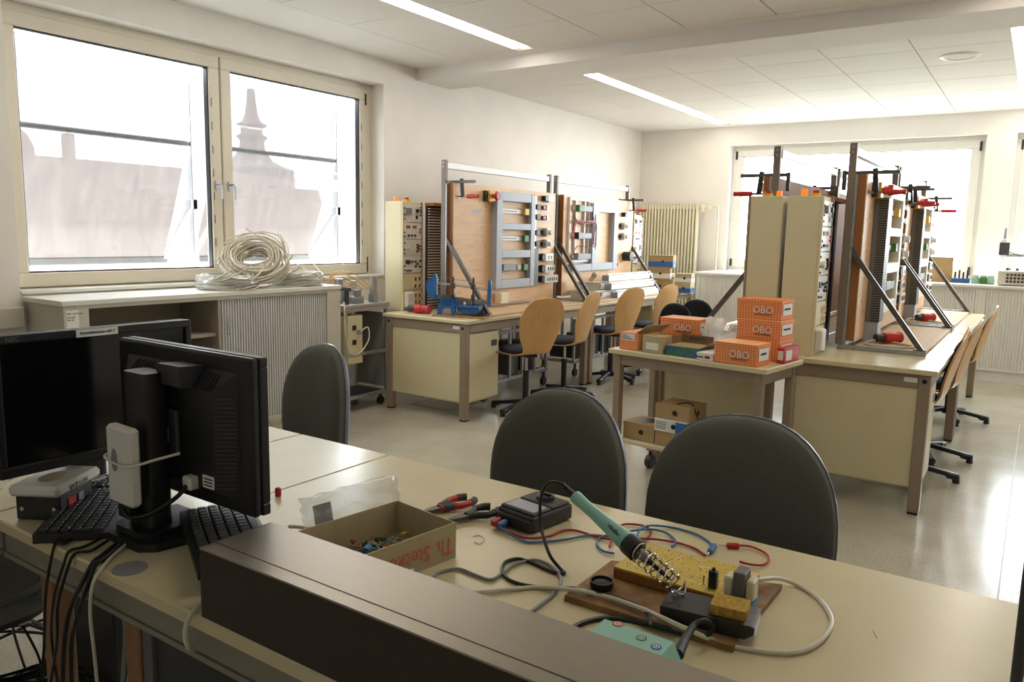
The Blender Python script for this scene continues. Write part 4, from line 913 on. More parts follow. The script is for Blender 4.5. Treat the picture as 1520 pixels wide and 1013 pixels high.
lead('thin black cable tangled on the far right base board', [(-.93+.10*math.cos(i*.9)*(1-i*.02), 7.62+.16*math.sin(i*1.25), ZT+.026+.03*abs(math.sin(i*.7))) for i in range(22)], 'black_wire', .004, 'thin_cable')
# ================================================================== aluminium frames parked under the left benches
def under(label, loc):
    t = thing('profile_frame', label, 'frame', loc, 0, 'aluminium frames parked under the left benches')
    for x in (0, .40):
        for z in (.14, .58): MB().box(x, x+.03, 0, 1.1, z, z+.03, .002).build('rail', 'aluminium', t)
        for k in range(6): MB().box(x+.003, x+.027, .0+k*.214, .028+k*.214, .17, .58, .002).build('upright', 'aluminium', t)
    for y in (0, 1.07): MB().box(.03, .40, y, y+.03, .14, .17, .002).build('cross_rail', 'aluminium', t)
    for x in (.015, .415):
        for y in (.05, 1.05): MB().cyl((x, y, .06), (x, y, .14), .012).cyl((x-.014, y, .04), (x+.014, y, .04), .04, n=18).build('caster', 'black_plastic', t)
    for k, (y, z) in enumerate(((.2, .17), (.55, .17), (.85, .17))): MB().box(.05, .38, y-.08, y+.10, z, z+.18+.05*k, .01).build('module', 'dark_grey' if k != 1 else 'mid_grey', t)
under('aluminium frame on casters under the near left bench', (-4.40, 5.42, 0)); under('aluminium frame on casters under the far left bench', (-4.40, 7.05, 0))
# ================================================================== trolley table with cartons
ZR = .822; TR = -.1326; c_, s_t = math.cos(TR), math.sin(TR); TO = Vector((-2.089, 4.123, 0))
t = thing('trolley_table', 'cream trolley table with a lower shelf, loaded with orange cartons', 'trolley', TO, TR); W, D2 = .985, .49
MB().box(0, W, 0, D2, ZR-.03, ZR, .004).build('tabletop', 'laminate', t)
for x in (.03, W-.075):
    for y in (.02, D2-.065):
        l = MB().box(x, x+.045, y, y+.045, .115, ZR-.03, .003).build('leg', 'brown_steel', t)
        MB().cyl((x+.022, y+.022, .06), (x+.022, y+.022, .115), .012).cyl((x+.004, y+.022, .042), (x+.040, y+.022, .042), .042, n=20).build('caster', 'black_plastic', l)
MB().box(.075, W-.075, .025, .05, ZR-.095, ZR-.03, .003).build('front_rail', 'brown_steel', t); MB().box(.075, W-.075, D2-.055, D2-.03, ZR-.095, ZR-.03, .003).build('back_rail', 'brown_steel', t)
for x in (.035, W-.06): MB().box(x, x+.025, .065, D2-.065, ZR-.095, ZR-.03, .003).build('side_rail', 'brown_steel', t)
MB().box(.04, W-.04, .03, D2-.03, .255, .28, .003).build('shelf', 'laminate', t)
def TP(x, y, z): return Vector((TO.x+c_*x-s_t*y, TO.y+s_t*x+c_*y, z))
def obo(label, x, y, z, d, rz=0, label_side=True):
    t = thing('orange_carton', label, 'box', TP(x, y, z), TR+rz, 'orange printed cartons on the trolley table'); w_, p, h = d
    MB().box(-w_/2, w_/2, -p/2, p/2, 0, h-.004, .002).build('carton', 'orange_print', t)
    MB().box(-w_/2-.002, w_/2+.002, -p/2-.002, p/2+.002, h-.02, h, .002).build('lid', 'orange_print', t)
    b = MB().box(-.052+w_*.1, .052+w_*.1, -p/2-.0035, -p/2-.002, h*.24, h*.66).build('brand_field', 'orange_plain', t)
    text('brand_print', 'OBO', .052, 'paper', b, (w_*.1, -p/2-.0045, h*.48), (PI/2, 0, 0)); MB().box(-.045+w_*.1, .045+w_*.1, -p/2-.0045, -p/2-.003, h*.24, h*.29).build('brand_bar', 'card_dark', b)
    if label_side: q = MB().box(w_/2+.002, w_/2+.0035, -p/2+.02, p/2-.03, h*.25, h*.8).build('side_label', 'paper', t); MB().box(w_/2+.0035, w_/2+.004, -p/2+.04, p/2-.06, h*.5, h*.6).build('label_print', 'ink', q)
    return t
mat('orange_plain', (226, 122, 62), .6)
obo('orange printed carton at the front right corner of the trolley table', .80, .10, ZR+.001, (.24, .17, .115))
obo('orange printed carton at the bottom of the back right stack on the trolley', .80, .375, ZR+.001, (.25, .19, .115))
obo('orange printed carton in the middle of the back right stack', .80, .375, ZR+.117, (.25, .19, .105))
obo('orange printed carton on top of the back right stack', .79, .38, ZR+.223, (.25, .19, .112), .05)
obo('orange printed carton lying open-topped on the back left of the trolley table', .30, .37, ZR+.081, (.25, .17, .105), .06)
q = carton('flat_carton', 'flat brown carton under the back left orange carton', TP(.30, .37, ZR+.001), TR+.06, (.26, .18, .08), 'card')
# open orange carton at the left end with a paper label
t = thing('open_carton', 'small orange carton with a white label at the left end of the trolley table', 'box', TP(.115, .15, ZR+.001), TR)
MB().box(-.065, .065, -.11, .13, 0, .10, .002).build('carton', 'orange_print', t); q = MB().box(-.05, .04, -.1115, -.11, .055, .095).build('label', 'paper', t)
for k in range(3): MB().box(-.045, .03-.02*k, -.1125, -.1115, .062+.01*k, .066+.01*k).build('label_print', 'ink', q)
MB().bar((.065, .0, .10), (.15, -.02, .155), .20, .004, up=(0, 0, 1)).build('flap', 'card_pale', t)
t = carton('pale_carton', 'pale grey-green carton standing at the front left of the trolley table', TP(.285, .08, ZR+.001), TR, (.13, .11, .10), 'card_pale'); MB().box(-.04, .04, -.0565, -.055, .02, .06).build('label', 'paper', t)
t = thing('green_carton', 'green and blue patterned open carton in the middle of the trolley table', 'box', TP(.468, .13, ZR+.001), TR)
MB().box(-.106, .106, -.09, .09, 0, .055, .002).build('carton', 'green_print', t); MB().bar((-.10, .088, .055), (.10, .088, .055), .004, .10, up=(0, 0, 1)).build('back_flap', 'card_dark', t)
MB().box(-.10, .10, -.085, .084, .055, .057).build('inside', 'card', t); MB().bar((.104, .02, .056), (.145, .02, .085), .12, .003).build('side_flap', 'card', t)
text('flap_print', 'SSB ELEKTRO', .018, 'ink', t, (0, .083, .085), (PI/2, 0, 0))
for k, (x, y, z, l) in enumerate(((.627, .055, 0, 'small white flat carton at the front edge of the trolley table, lower'), (.627, .155, .0, 'small white flat carton behind the front one on the trolley table'))):
    t = carton('white_carton', l, TP(x, y, ZR+.001+z), TR, (.098, .09, .042), 'paper', group='small white cartons on the trolley table'); MB().box(.0, .03, -.0465, -.045, .012, .026).build('red_mark', 'red_dark', t); MB().box(-.05, -.01, -.0465, -.045, .015, .022).build('print', 'ink', t)
t = carton('red_carton', 'red carton with white label at the right edge of the trolley table', TP(.957, .33, ZR+.001), TR, (.04, .20, .085), 'red'); MB().box(.021, .0225, -.08, .0, .015, .07).build('label', 'paper', t); MB().box(-.015, .015, -.1015, -.10, .02, .07).build('label', 'paper', t)
def crumple(label, x, y, z, w_, h, seed, lean=.4):
    rnd = random.Random(seed); G = [[rnd.uniform(-.012, .012) for _ in range(9)] for _ in range(9)]
    def f(u, v): i, j = int(round(u*8)), int(round(v*8)); return Vector(((u-.5)*w_, v*h*math.sin(lean)+G[i][j]+.05*v*v, .004+v*h*math.cos(lean)+G[j][i]*.5*v))
    return one('paper_bag', MB().sheet(f, 8, 8, .003), 'paper', label, 'bag', 'crumpled white paper bags on the trolley table', loc=TP(x, y, z), rz=TR)
crumple('crumpled white paper bag standing left on the trolley table', .50, .30, ZR, .13, .20, 1, .15); crumple('crumpled white paper bag in the middle of the trolley table', .60, .25, ZR, .12, .14, 2, .4); crumple('crumpled white paper bag at the back, beside the orange stack on the trolley', .61, .36, ZR, .11, .16, 3, .2)
# boxes on the lower shelf
GS = 'wire cartons on the trolley shelf'; ZH = .281
t = carton('wire_carton', 'brown wire carton with a round top opening, left on the trolley shelf', TP(.185, .17, ZH), TR+.05, (.21, .20, .10), 'card', None, True, GS); b_ = MB().lathe([(.065, 0), (.06, .0012), (.001, .0013)], 24, (0, .01, .10)).build('top_opening', 'black_plastic', t)
carton('wire_carton', 'brown wire carton at the bottom of the shelf stack', TP(.41, .17, ZH), TR+.05, (.21, .21, .085), 'card', None, False, GS)
t = carton('wire_carton', 'white and blue wire carton in the middle of the shelf stack', TP(.405, .165, ZH+.086), TR+.05, (.21, .21, .075), 'paper', None, True, GS); MB().box(.03, .107, -.107, .107, .004, .068).build('blue_print', 'paper_blue', t)
for k in range(4): MB().box(-.095, -.03, -.1065, -.105, .018+.012*k, .021+.012*k).build('label_print', 'ink', t)
carton('wire_carton', 'brown wire carton on top of the shelf stack', TP(.41, .17, ZH+.162), TR+.02, (.22, .21, .085), 'card', None, True, GS)
carton('wire_carton', 'brown wire carton with black cable on it, right on the trolley shelf', TP(.66, .20, ZH), TR, (.24, .22, .12), 'card', None, False, GS)
rnd = random.Random(5)
lead('thin black cable tangled over the shelf cartons', [TP(.42, .10, ZH+.253), TP(.50, .13, ZH+.262), TP(.54, .12, ZH+.20), TP(.57, .16, ZH+.126)]+[TP(.64+.07*math.cos(a), .18+.05*math.sin(a*1.3), ZH+.126+.006*(k % 3)) for k, a in enumerate([i*.9 for i in range(22)])], 'black_wire', .0035, 'thin_cable')
# ================================================================== things on the ledge below the back windows
ZLg = 1.041
def LG(px, py): return AZ(px, py, ZLg)
p = AY(1393, 418, 10.2)
carton('brown_carton', 'brown cardboard box on the ledge, in front of the back window', (p.x, 10.2, ZLg), .1, (.26, .20, .28), 'card')
p = AY(1426, 418, 10.1); t = thing('tool_holder', 'small blue tool holder with black tools on the ledge', 'tool holder', (p.x, 10.1, ZLg)); MB().box(-.09, .09, -.05, .05, 0, .05, .004).build('tray', 'blue', t)
for k in range(4): MB().cyl((-.06+.04*k, 0, .05), (-.06+.04*k, 0, .12+.02*(k % 2)), .009).build('tool', 'black_plastic', t)
for k, (px, l) in enumerate(((1447, 'small pale green jar on the ledge, left of three'), (1459, 'small dark green jar on the ledge, middle of three'), (1470, 'small pale green jar on the ledge, right of three'))):
    p = AY(px, 420, 10.05); t = thing('glass_jar', l, 'jar', (p.x, 10.05, ZLg), 0, 'small green jars on the ledge'); MB().lathe([(.036, 0), (.038, .01), (.038, .06), (.03, .075)], 20).build('jar', ('bottle_green', 'green', 'bottle_green')[k], t); MB().lathe([(.031, .075), (.033, .09), (.02, .095)], 18).build('lid', 'bottle_green', t)
p = AY(1480, 424, 9.98); t = thing('bench_instrument', 'beige bench instrument with a perforated front on the ledge at the right', 'instrument', (p.x, 9.98, ZLg)); MB().box(0, .52, -.14, .2, .01, .16, .008).build('case', 'cabinet_grey', t)
for i in range(3):
    for j in range(12): MB().box(.08+.034*j, .103+.034*j, -.145, -.139, .035+.036*i, .058+.036*i).build('vent', 'dark_grey', t)
for k in range(5): MB().cyl((.08+.09*k, .0, .16), (.08+.09*k, .0, .185), .014).build('knob', 'black_plastic', t)
t = thing('handling_arm', 'small grey pneumatic handling arm behind the bench instrument', 'machine', (p.x-.02, 10.36, ZLg)); MB().box(0, .06, -.03, .03, 0, .5, .004).build('column', 'white_alu', t); MB().box(-.0, .60, -.02, .02, .30, .34, .004).build('beam', 'aluminium', t); MB().box(-.01, .09, -.05, .05, .32, .46, .006).build('carriage', 'dark_grey', t)
MB().tube([(.08, -.04, .36), (.25, -.1, .30), (.5, -.08, .25)], .005, 6, res=6).build('hose', 'green', t); MB().box(.02, .05, -.02, .02, .46, .62, .003).build('cylinder', 'aluminium', t)
# ================================================================== the desks in front
ZD = .80; NY, FY = .772, 1.73
def D(px, py, z=0): return AZ(px, py, ZD+z)
def desk(label, x0, x1, legs):
    t = thing('work_desk', label, 'desk', ((x0+x1)/2, NY, 0), 0, 'cream desks in front'); h = (x1-x0)/2; d = FY-NY
    MB().box(-h+.001, h-.001, 0, d, ZD-.03, ZD, .004).build('desktop', 'laminate', t)
    MB().box(-h+.01, h-.01, .03, .055, ZD-.10, ZD-.03, .002).build('front_rail', 'apron_grey', t); MB().box(-h+.01, h-.01, .024, .06, ZD-.112, ZD-.10, .002).build('rail_lip', 'apron_grey', t)
    MB().box(-h+.01, h-.01, d-.06, d-.035, ZD-.10, ZD-.03, .002).build('back_rail', 'mid_grey', t)
    for x in legs:
        for y in (.065, d-.115): MB().box(x-(x0+x1)/2-.027, x-(x0+x1)/2+.027, y, y+.05, 0, ZD-.03, .003).build('leg', 'wood_leg', t)
    return t
mat('wood_leg', (150, 112, 78), .5, var=.08, scale=12, stretch=(5, 5, 1))
T1 = desk('cream desk with the large dark monitor at the far left', -2.90, -2.022, (-2.85,)); T2 = desk('narrow cream desk section behind the monitor seen from the back', -2.022, -1.618, (-1.90,))
T3 = desk('long cream desk in front with the soldering gear', -1.618, .62, (-1.53, .55))
MB().box(-.965, 1.0, .08, .095, .06, ZD-.115).build('modesty_panel', 'dark_grey', T3); MB().box(-1.0, -.965, .07, .10, .02, ZD-.112, .002).build('panel_post', 'mid_grey', T3)
g = thing('cable_grommet', 'round translucent grommet set in the desk edge by the monitor foot', 'grommet', D(193, 845)); MB().lathe([(.034, 0), (.033, .003), (.012, .005), (.001, .005)], 24).build('cover', 'grey_plastic', g)
# bronze duct along the near edge
t = thing('cable_duct', 'long bronze-brown metal cable duct along the near edge of the desk', 'duct', (-1.18, NY+.002, ZD)); L_ = 1.79
MB().box(0, L_, .0, .004, 0, .128, .001).build('front_face', 'bronze_front', t)
MB().box(0, L_, .0, .155, .126, .130, .0015).build('cover', 'bronze', t); MB().box(0, L_, .151, .155, 0, .126).build('back_face', 'bronze', t); MB().box(0, L_, .004, .151, 0, .004).build('base', 'bronze_front', t)
MB().box(0, .004, .004, .151, .004, .126).build('end_cap', 'bronze_front', t); MB().box(0, L_, .030, .0315, .130, .1306).build('groove', 'bronze_front', t)
# slim dark pole at the right
t = thing('upright_pole', 'slim dark upright pole standing on the desk at the right border', 'pole', (.026, 1.19, ZD))
MB().prism(rrect(.10, .10, .02, 4), 0, .012, 'z').build('base_plate', 'dark_grey', t); MB().cyl((0, 0, .012), (0, 0, .60), .0075, n=16).build('rod', 'dark_grey', t); MB().ell((0, 0, .60), .009, .009, .009, 12, 6).build('end_cap', 'black_plastic', t)
# ------------------------------------------------------------------ monitors
def monitor(label, loc, rz, w_, h, z0, col=(0, .10), silver=False, tilt=0):
    """screen faces local -Y; the foot stands at the origin"""
    t = thing('monitor', label, 'monitor', loc, rz); cx, cy = col
    def tl(o): o.location = (0, 0, 0); return o
    bz = MB()
    for a in ((-w_/2, w_/2, z0+h-.020, z0+h), (-w_/2, w_/2, z0, z0+.026), (-w_/2, -w_/2+.018, z0+.026, z0+h-.020), (w_/2-.018, w_/2, z0+.026, z0+h-.020)): bz.box(a[0], a[1], -.022, .0, a[2], a[3], .003)
    f = bz.build('bezel', 'black_plastic', t)
    MB().box(-w_/2+.017, w_/2-.017, -.014, -.006, z0+.025, z0+h-.019).build('screen', 'black_gloss', t)
    MB().box(-w_/2, w_/2, .0, .022, z0, z0+h, .006).build('back_shell', 'black_plastic', t)
    MB().add([(-w_*.41, .022, z0+.03), (w_*.41, .022, z0+.03), (w_*.41, .022, z0+h-.035), (-w_*.41, .022, z0+h-.035), (-w_*.33, .055, z0+.05), (w_*.33, .055, z0+.05), (w_*.33, .055, z0+h-.075), (-w_*.33, .055, z0+h-.075)],
             [(0, 1, 5, 4), (1, 2, 6, 5), (2, 3, 7, 6), (3, 0, 4, 7), (4, 5, 6, 7), (0, 3, 2, 1)]).build('back_bulge', 'black_plastic', t)
    v = MB()
    for s_ in (-1, 1):
        for k in range(22): zz = z0+.06+k*(h-.14)/22; v.bar((s_*w_*.335, .055, zz), (s_*w_*.405, .026, zz), .0035, .004)
    for k in range(26): xx = -w_*.31+k*w_*.62/25; v.bar((xx, .055, z0+h-.072), (xx, .026, z0+h-.04), .003, .004)
    q = v.build('vent_ribs', 'dark_grey', t); q['kind'] = 'stuff'
    b = MB().prism([(.02, -.004), (.085, 0), (.085, -.045), (.02, -.06)], -.042, .042, 'x'); b.v = [(a[0]-.055, a[1], a[2]+z0+h-.025) for a in b.v]; b.build('latch_block', 'dark_grey', t)
    MB().box(-.05, .05, .055, .068, z0+h*.32, z0+h*.62, .004).build('mount_plate', 'dark_grey', t)
    MB().box(-.03, .03, .068, cy-.02, z0+h*.40, z0+h*.52, .006).build('mount_arm', 'black_plastic', t)
    MB().prism(rrect(.088, .055, .012, 3, cx, cy), .02, z0+h-.045, 'z').build('stand_column', 'black_plastic', t)
    m = MB(); m.prism([(cx-.09, cy-.12), (cx+.09, cy-.12), (cx+.105, cy-.02), (cx+.085, cy+.05), (cx+.05, cy+.075), (cx-.07, cy+.075), (cx-.10, cy+.05), (cx-.115, cy-.02)], 0, .018, 'z'); m.prism(rrect(.14, .11, .03, 4, cx, cy), .018, .03, 'z')
    m.build('stand_foot', 'white_alu' if silver else 'black_plastic', t)
    text('logo', 'NEC', .016, 'mid_grey', f, (-w_/2+.045, -.0225, z0+h-.010), (PI/2, 0, 0)); text('back_logo', 'NEC', .034, 'dark_grey', t, (0, .0555, z0+h*.68), (PI/2, 0, PI))
    return t
M1 = monitor('large dark monitor facing the viewer with a name strip on its frame, far left', (-1.955, 1.02, ZD), PI/2, .50, .335, .10, (0, .09), True)
pn = AX(145, 492, -1.93); lx = pn.y-1.02
q = MB().box(lx-.052, lx+.052, -.0245, -.0222, .10+.335-.019, .10+.335-.001).build('name_strip', 'paper', M1); text('name_print', 'Anmeldename: st0-7', .0105, 'ink', q, (lx, -.0252, .4255), (PI/2, 0, 0))
M2 = monitor('black monitor seen from the back with a white box strapped to its stand', (-1.585, 1.03, ZD), PI, .505, .345, .075, (.016, .095))
q = MB().box(-.163, -.123, .0545, .0562, .13, .158).build('rating_label', 'paper', M2)
for k in range(3): MB().box(-.158, -.128, .0562, .0566, .135+.007*k, .138+.007*k).build('label_print', 'ink', q)
MB().box(-.105, -.075, .05, .075, .12, .15, .003).build('video_plug', 'white_plastic', M2)
MB().tube([(-.09, .075, .13), (-.09, .10, .11), (-.06, .14, .08), (.0, .15, .06), (.03, .15, .07)], .005, 8, res=6).build('video_cable', 'black_wire', M2)
MB().box(.01, .055, .12, .15, .05, .10, .004).build('cable_clip', 'black_plastic', M2)
# white box strapped to the stand
p = AY(184, 688, .868); t = thing('network_switch', 'flat white network box strapped upright to the black monitor stand', 'network box', (p.x, .868, p.z-.09), -.03)
MB().box(-.047, .047, -.014, .014, 0, .172, .007).build('case', 'white_plastic', t); b = MB().ell((-.012, -.0135, .098), .014, .003, .026).build('lens', 'grey_plastic', t)
MB().tube([(-.05, .012, .105), (-.05, -.016, .10), (0, -.018, .093), (.05, -.016, .095), (.075, .03, .105), (.10, .07, .115)], .003, 6, res=5).build('cable_tie', 'white_wire', t)
# black box with an upturned white network box on it
a0, a1, a2 = D(25, 772), D(91, 774), D(137, 745); an = math.atan2((a1-a0).y, (a1-a0).x); wl = (a1-a0).length; dl = max(.13, (a2-a1).length)
t = thing('black_box', 'small black metal box on the left desk under the white network box', 'box', a0, an); MB().box(0, wl, 0, dl, .002, .058, .002).build('case', 'black_plastic', t)
for x in (.015, wl-.015): MB().cyl((x, -.002, .028), (x, .001, .028), .005, n=10).build('screw', 'chrome', t)
MB().box(wl-.001, wl+.002, .03, .06, .02, .045).build('switch', 'red', t); MB().box(wl-.001, wl+.003, .07, .09, .02, .045).build('socket', 'grey_plastic', t)
t = thing('network_switch', 'flat white network box lying upside down on the black box, left desk', 'network box', a0+Vector((0, 0, .059)), an-.02)
MB().box(-.012, wl+.006, -.012, dl+.03, 0, .027, .008).build('case', 'white_plastic', t); MB().ell((wl*.5, dl*.5, .026), .032, .045, .004).build('dome', 'card_pale', t)
text('maker_print', 'NETGEAR', .017, 'mid_grey', t, (wl+.0065, dl*.5, .0135), (PI/2, PI, PI/2))
lead('thin pale network cable leaving the left edge behind the black box', [D(-30, 735, .02), D(0, 727, .02), D(15, 712, .03), D(30, 705, .05)], 'white_wire', .003, 'network_cable')
# ------------------------------------------------------------------ keyboards
def keyboard(label, loc, rz, tilt=(0, 0), L_=.44, W_=.155):
    t = thing('keyboard', label, 'keyboard', loc, rz, 'black keyboards on the left desk'); t.rotation_euler = (tilt[0], tilt[1], rz)
    MB().prism([(0, 0), (W_, 0), (W_, .022), (0, .014)], 0, L_, 'x').build('case', 'black_plastic', t)
    m = MB()
    for r_ in range(6):
        x = .012
        while x < L_-.025:
            k = .1 if (r_ == 5 and .1 < x < .2) else .0165
            if not (.295 < x < .305): m.box(x, x+k, .015+r_*.022, .033+r_*.022, .012+(.015+r_*.022)*.05, .021+(.015+r_*.022)*.05, .002)
            x += k+.0025
    q = m.build('keys', 'dark_grey', t); q['kind'] = 'stuff'
    return t
k0, k1, k2 = D(70, 788), D(160, 798), D(192, 740); dirk = (k2-k1); ak = math.atan2(dirk.y, dirk.x)
keyboard('black keyboard lying beside the black box on the left desk', (k1.x+.012, k1.y-.004, ZD+.001), ak-.03, (0, 0), .40, .15)
e0, e1 = D(296, 862, .012), D(270, 775, .012); ae = math.atan2((e0-e1).y, (e0-e1).x)
kb = keyboard('black keyboard lying across the monitor foot next to the duct end', (0, 0, 0), 0, (0, 0), .36, .15)
kb.location = (-1.572, .985, ZD+.0315); kb.rotation_euler = (0, 0, -.484)
t = thing('computer_mouse', 'dark computer mouse behind the keyboard at the left monitor', 'mouse', D(168, 722), .6); MB().ell((0, 0, .012), .05, .028, .02).build('shell', 'dark_grey', t); MB().box(.02, .035, -.004, .004, .026, .031, .002).build('wheel', 'black_plastic', t)
one('red_stopper', MB().lathe([(.007, 0), (.008, .004), (.008, .02), (.005, .024)], 12), 'red', 'small red plastic stopper on the desk behind the monitor', 'stopper', loc=D(413, 737))
# ------------------------------------------------------------------ cardboard tray with components
hb = .078; B_ = AZ(590, 743, ZD+hb); C_ = AZ(677, 776, ZD+hb); A_ = AZ(452, 789, ZD+hb)
ux = (C_-B_); uy = (A_-B_); sx_ = ux.length; sy_ = uy.length+.03; aa = math.atan2(ux.y, ux.x)
t = thing('component_tray', 'open brown cardboard tray full of small electronic parts', 'box', (B_.x, B_.y, ZD), aa)     # local x: B->C, local -y: towards A
MB().box(0, sx_, -sy_, 0, 0, .003).build('bottom', 'card_pale', t)
for nm, a in (('side_wall', (0, sx_, -.003, 0)), ('side_wall', (0, sx_, -sy_, -sy_+.003)), ('side_wall', (0, .003, -sy_+.003, -.003)), ('side_wall', (sx_-.003, sx_, -sy_+.003, -.003))): MB().box(a[0], a[1], a[2], a[3], .003, hb).build(nm, 'card_pale', t)
for k in (.06, .5): MB().box(sx_*.03+.002, sx_*.03+.004, 0, .001, .04, .05).build('staple', 'steel', t)
text('marker_writing', 'Th. Stecker', .05, 'ink_red', t, (sx_+.0008, -sy_*.36, hb*.45), (PI/2, PI, PI/2), sx=.8)
rnd = random.Random(3); m = {k: MB() for k in ('card_dark', 'red_dark', 'blue_wire', 'yellow', 'steel', 'black_wire', 'green')}
for k in range(320):
    x = rnd.gauss(sx_*.55, sx_*.17); y = rnd.gauss(-sy_*.5, sy_*.15); x = min(max(x, .02), sx_-.02); y = min(max(y, -sy_+.02), -.02); z = .007+rnd.uniform(0, .026); a = rnd.uniform(0, PI); l = rnd.uniform(.004, .0085); c, s_ = math.cos(a), math.sin(a)
    q = m[rnd.choice(('card_dark', 'card_dark', 'red_dark', 'blue_wire', 'yellow', 'black_wire', 'green'))]; q.cyl((x-l*c, y-l*s_, z), (x+l*c, y+l*s_, z+.002), .0036, n=6); m['steel'].cyl((x-4*l*c, y-4*l*s_, z), (x+4*l*c, y+4*l*s_, z+.003), .0006, n=4)
big = MB()
hp = thing('component_heap', 'heap of loose resistors and capacitors in the cardboard tray', 'electronic parts', (B_.x, B_.y, ZD), aa, kind='stuff')
for k, q in m.items():
    o = q.build('loose_parts', k, hp); o['kind'] = 'stuff'
def on_tray(x, y, z): return Vector((B_.x+math.cos(aa)*x-math.sin(aa)*y, B_.y+math.sin(aa)*x+math.cos(aa)*y, ZD+z))
one('relay', MB().box(-.014, .014, -.008, .008, 0, .014, .001), 'card_pale', 'beige relay in the right corner of the cardboard tray', 'relay', loc=on_tray(sx_*.86, -.05, .0035), rz=aa)
one('capacitor', MB().cyl((0, -.008, .008), (0, .012, .008), .008), 'blue_wire', 'blue capacitor on the heap in the cardboard tray', 'capacitor', loc=on_tray(sx_*.52, -sy_*.58, .03), rz=aa+.6)
# zip bag leaning against the tray
zb = thing('zip_bag', 'clear plastic zip bag with a grey label, standing behind the cardboard tray', 'bag', (B_.x, B_.y, ZD), aa)
rr = random.Random(9); G = [[rr.uniform(-.006, .006) for _ in range(11)] for _ in range(11)]
MB().sheet(lambda u, v: Vector((-.012-.03*v+G[int(u*10)][int(v*10)]*(.3+v), .03-u*(sy_*.92), .002+v*(.125-.0*u))), 10, 10, .0012).build('film', 'zip_bag', zb, 3)
MB().sheet(lambda u, v: Vector((-.0125-.03*(.35+.5*v), -sy_*.55-u*.045, .045+v*.06)), 2, 2, .0012).build('label', 'grey_plastic', zb)
# ------------------------------------------------------------------ pliers, multimeter
def pliers(label, p0, p1, m, tip):
    d = p1-p0; t = thing('pliers', label, 'pliers', p0, math.atan2(d.y, d.x)); L_ = d.length
    MB().prism([(-.055, -.003), (-.02, -.010), (.012, -.012), (.012, .012), (-.02, .010), (-.055, .003)], .006, .016, 'z').build('jaws', 'dark_steel', t)
    for s_ in (-1, 1):
        h = MB().tube([(.005, s_*.004, .011), (.03, s_*.013, .012), (L_*.55, s_*.026, .013), (L_*.85, s_*.024, .013), (L_, s_*.017, .013)], [.006]*3+[.0085]*8+[.009]*10+[.007]*4, 10, res=6) if 0 else MB().tube(spline([Vector(q) for q in ((.005, s_*.004, .011), (.03, s_*.013, .012), (L_*.55, s_*.026, .013), (L_*.85, s_*.024, .013), (L_, s_*.017, .013))], 6), .0085, 10)
        h = h.build('handle', m, t)
        MB().tube(spline([Vector(q) for q in ((L_*.80, s_*.0247, .013), (L_*.92, s_*.022, .013), (L_*1.03, s_*.015, .013))], 4), .0098, 10).build('grip_end', tip, h)
        if tip == 'dark_grey': MB().tube(spline([Vector(q) for q in ((.012, s_*.007, .0115), (.03, s_*.013, .012), (.045, s_*.018, .012))], 4), .0098, 10).build('grip_start', tip, h)
pliers('pliers with red and black handles beside the cardboard tray', D(650, 762), D(697, 748), 'red', 'dark_grey'); pliers('pliers with dark blue handles between the tray and the meter', D(690, 774), D(732, 763), 'black_plastic', 'black_plastic')
a0, a1, a2 = D(733, 777), D(786, 797), D(838, 768); u = a1-a0; an = math.atan2(u.y, u.x); wl = u.length; dl = (a2-a1).length
t = thing('multimeter', 'dark grey analogue multimeter with red and blue plugs on the desk', 'multimeter', a0, an)
MB().box(0, wl, .012, dl, .003, .040, .004).build('case', 'dark_grey', t); MB().box(.004, wl-.004, 0, .016, .005, .032, .003).build('jack_panel', 'black_plastic', t)
MB().box(.004, wl-.004, .018, dl*.52, .040, .046, .003).build('meter_frame', 'dark_grey', t); MB().box(.012, wl-.012, .026, dl*.48, .046, .047).build('scale', 'trunking_grey', t)
MB().box(.004, wl-.004, dl*.54, dl-.006, .040, .047, .004).build('dial_plate', 'dark_grey', t); kn = MB().lathe([(.024, .047), (.022, .055), (.016, .057), (.001, .057)], 24, (wl/2, dl*.77, 0)).build('dial', 'black_plastic', t); MB().box(wl/2-.018, wl/2+.018, dl*.77-.003, dl*.77+.003, .057, .062, .001).build('pointer', 'tip_black', t)
for k, (x, m_) in enumerate(((.022, 'red'), (.042, 'blue_wire'))): MB().bar((x, .0, .016), (x, -.028, .011), .014, .014, b=.003).build('plug', m_, t)
mmr = a0+Vector((math.cos(an)*.022+math.sin(an)*.028, math.sin(an)*.022-math.cos(an)*.028, .011)); mmb = a0+Vector((math.cos(an)*.042+math.sin(an)*.028, math.sin(an)*.042-math.cos(an)*.028, .011))
# ------------------------------------------------------------------ solder board, circuit board
w0, w1, w2, w3 = D(838, 884, .012), D(908, 832, .012), D(1161, 868, .012), D(1088, 960, .012); cen = (w0+w1+w2+w3)/4
wb = one('solder_board', MB().prism([((q-cen).x, (q-cen).y) for q in (w0, w1, w2, w3)], 0, .012, 'z'), 'old_wood', 'scorched brown wooden board under the soldering gear', 'board', loc=(cen.x, cen.y, ZD))
ZW = ZD+.0125
c0, c1, c2 = AZ(899, 838, ZW+.022), AZ(958, 806, ZW+.022), AZ(1128, 850, ZW+.022); u = c0-c1; v = c2-c1; an = math.atan2(v.y, v.x); Lp = v.length; Wp = abs(u.x*-math.sin(an)+u.y*math.cos(an))
t = thing('circuit_board', 'yellow circuit board with soldered parts on a wooden block', 'circuit board', (c1.x, c1.y, ZW), an)
MB().box(0, Lp, -Wp, 0, 0, .018, .001).build('block', 'ply_edge', t); MB().box(0, Lp*.86, -Wp, 0, .018, .022).build('board', 'pcb', t); MB().box(Lp*.86, Lp, -Wp, 0, .018, .019).build('bare_wood', 'ply_face', t)
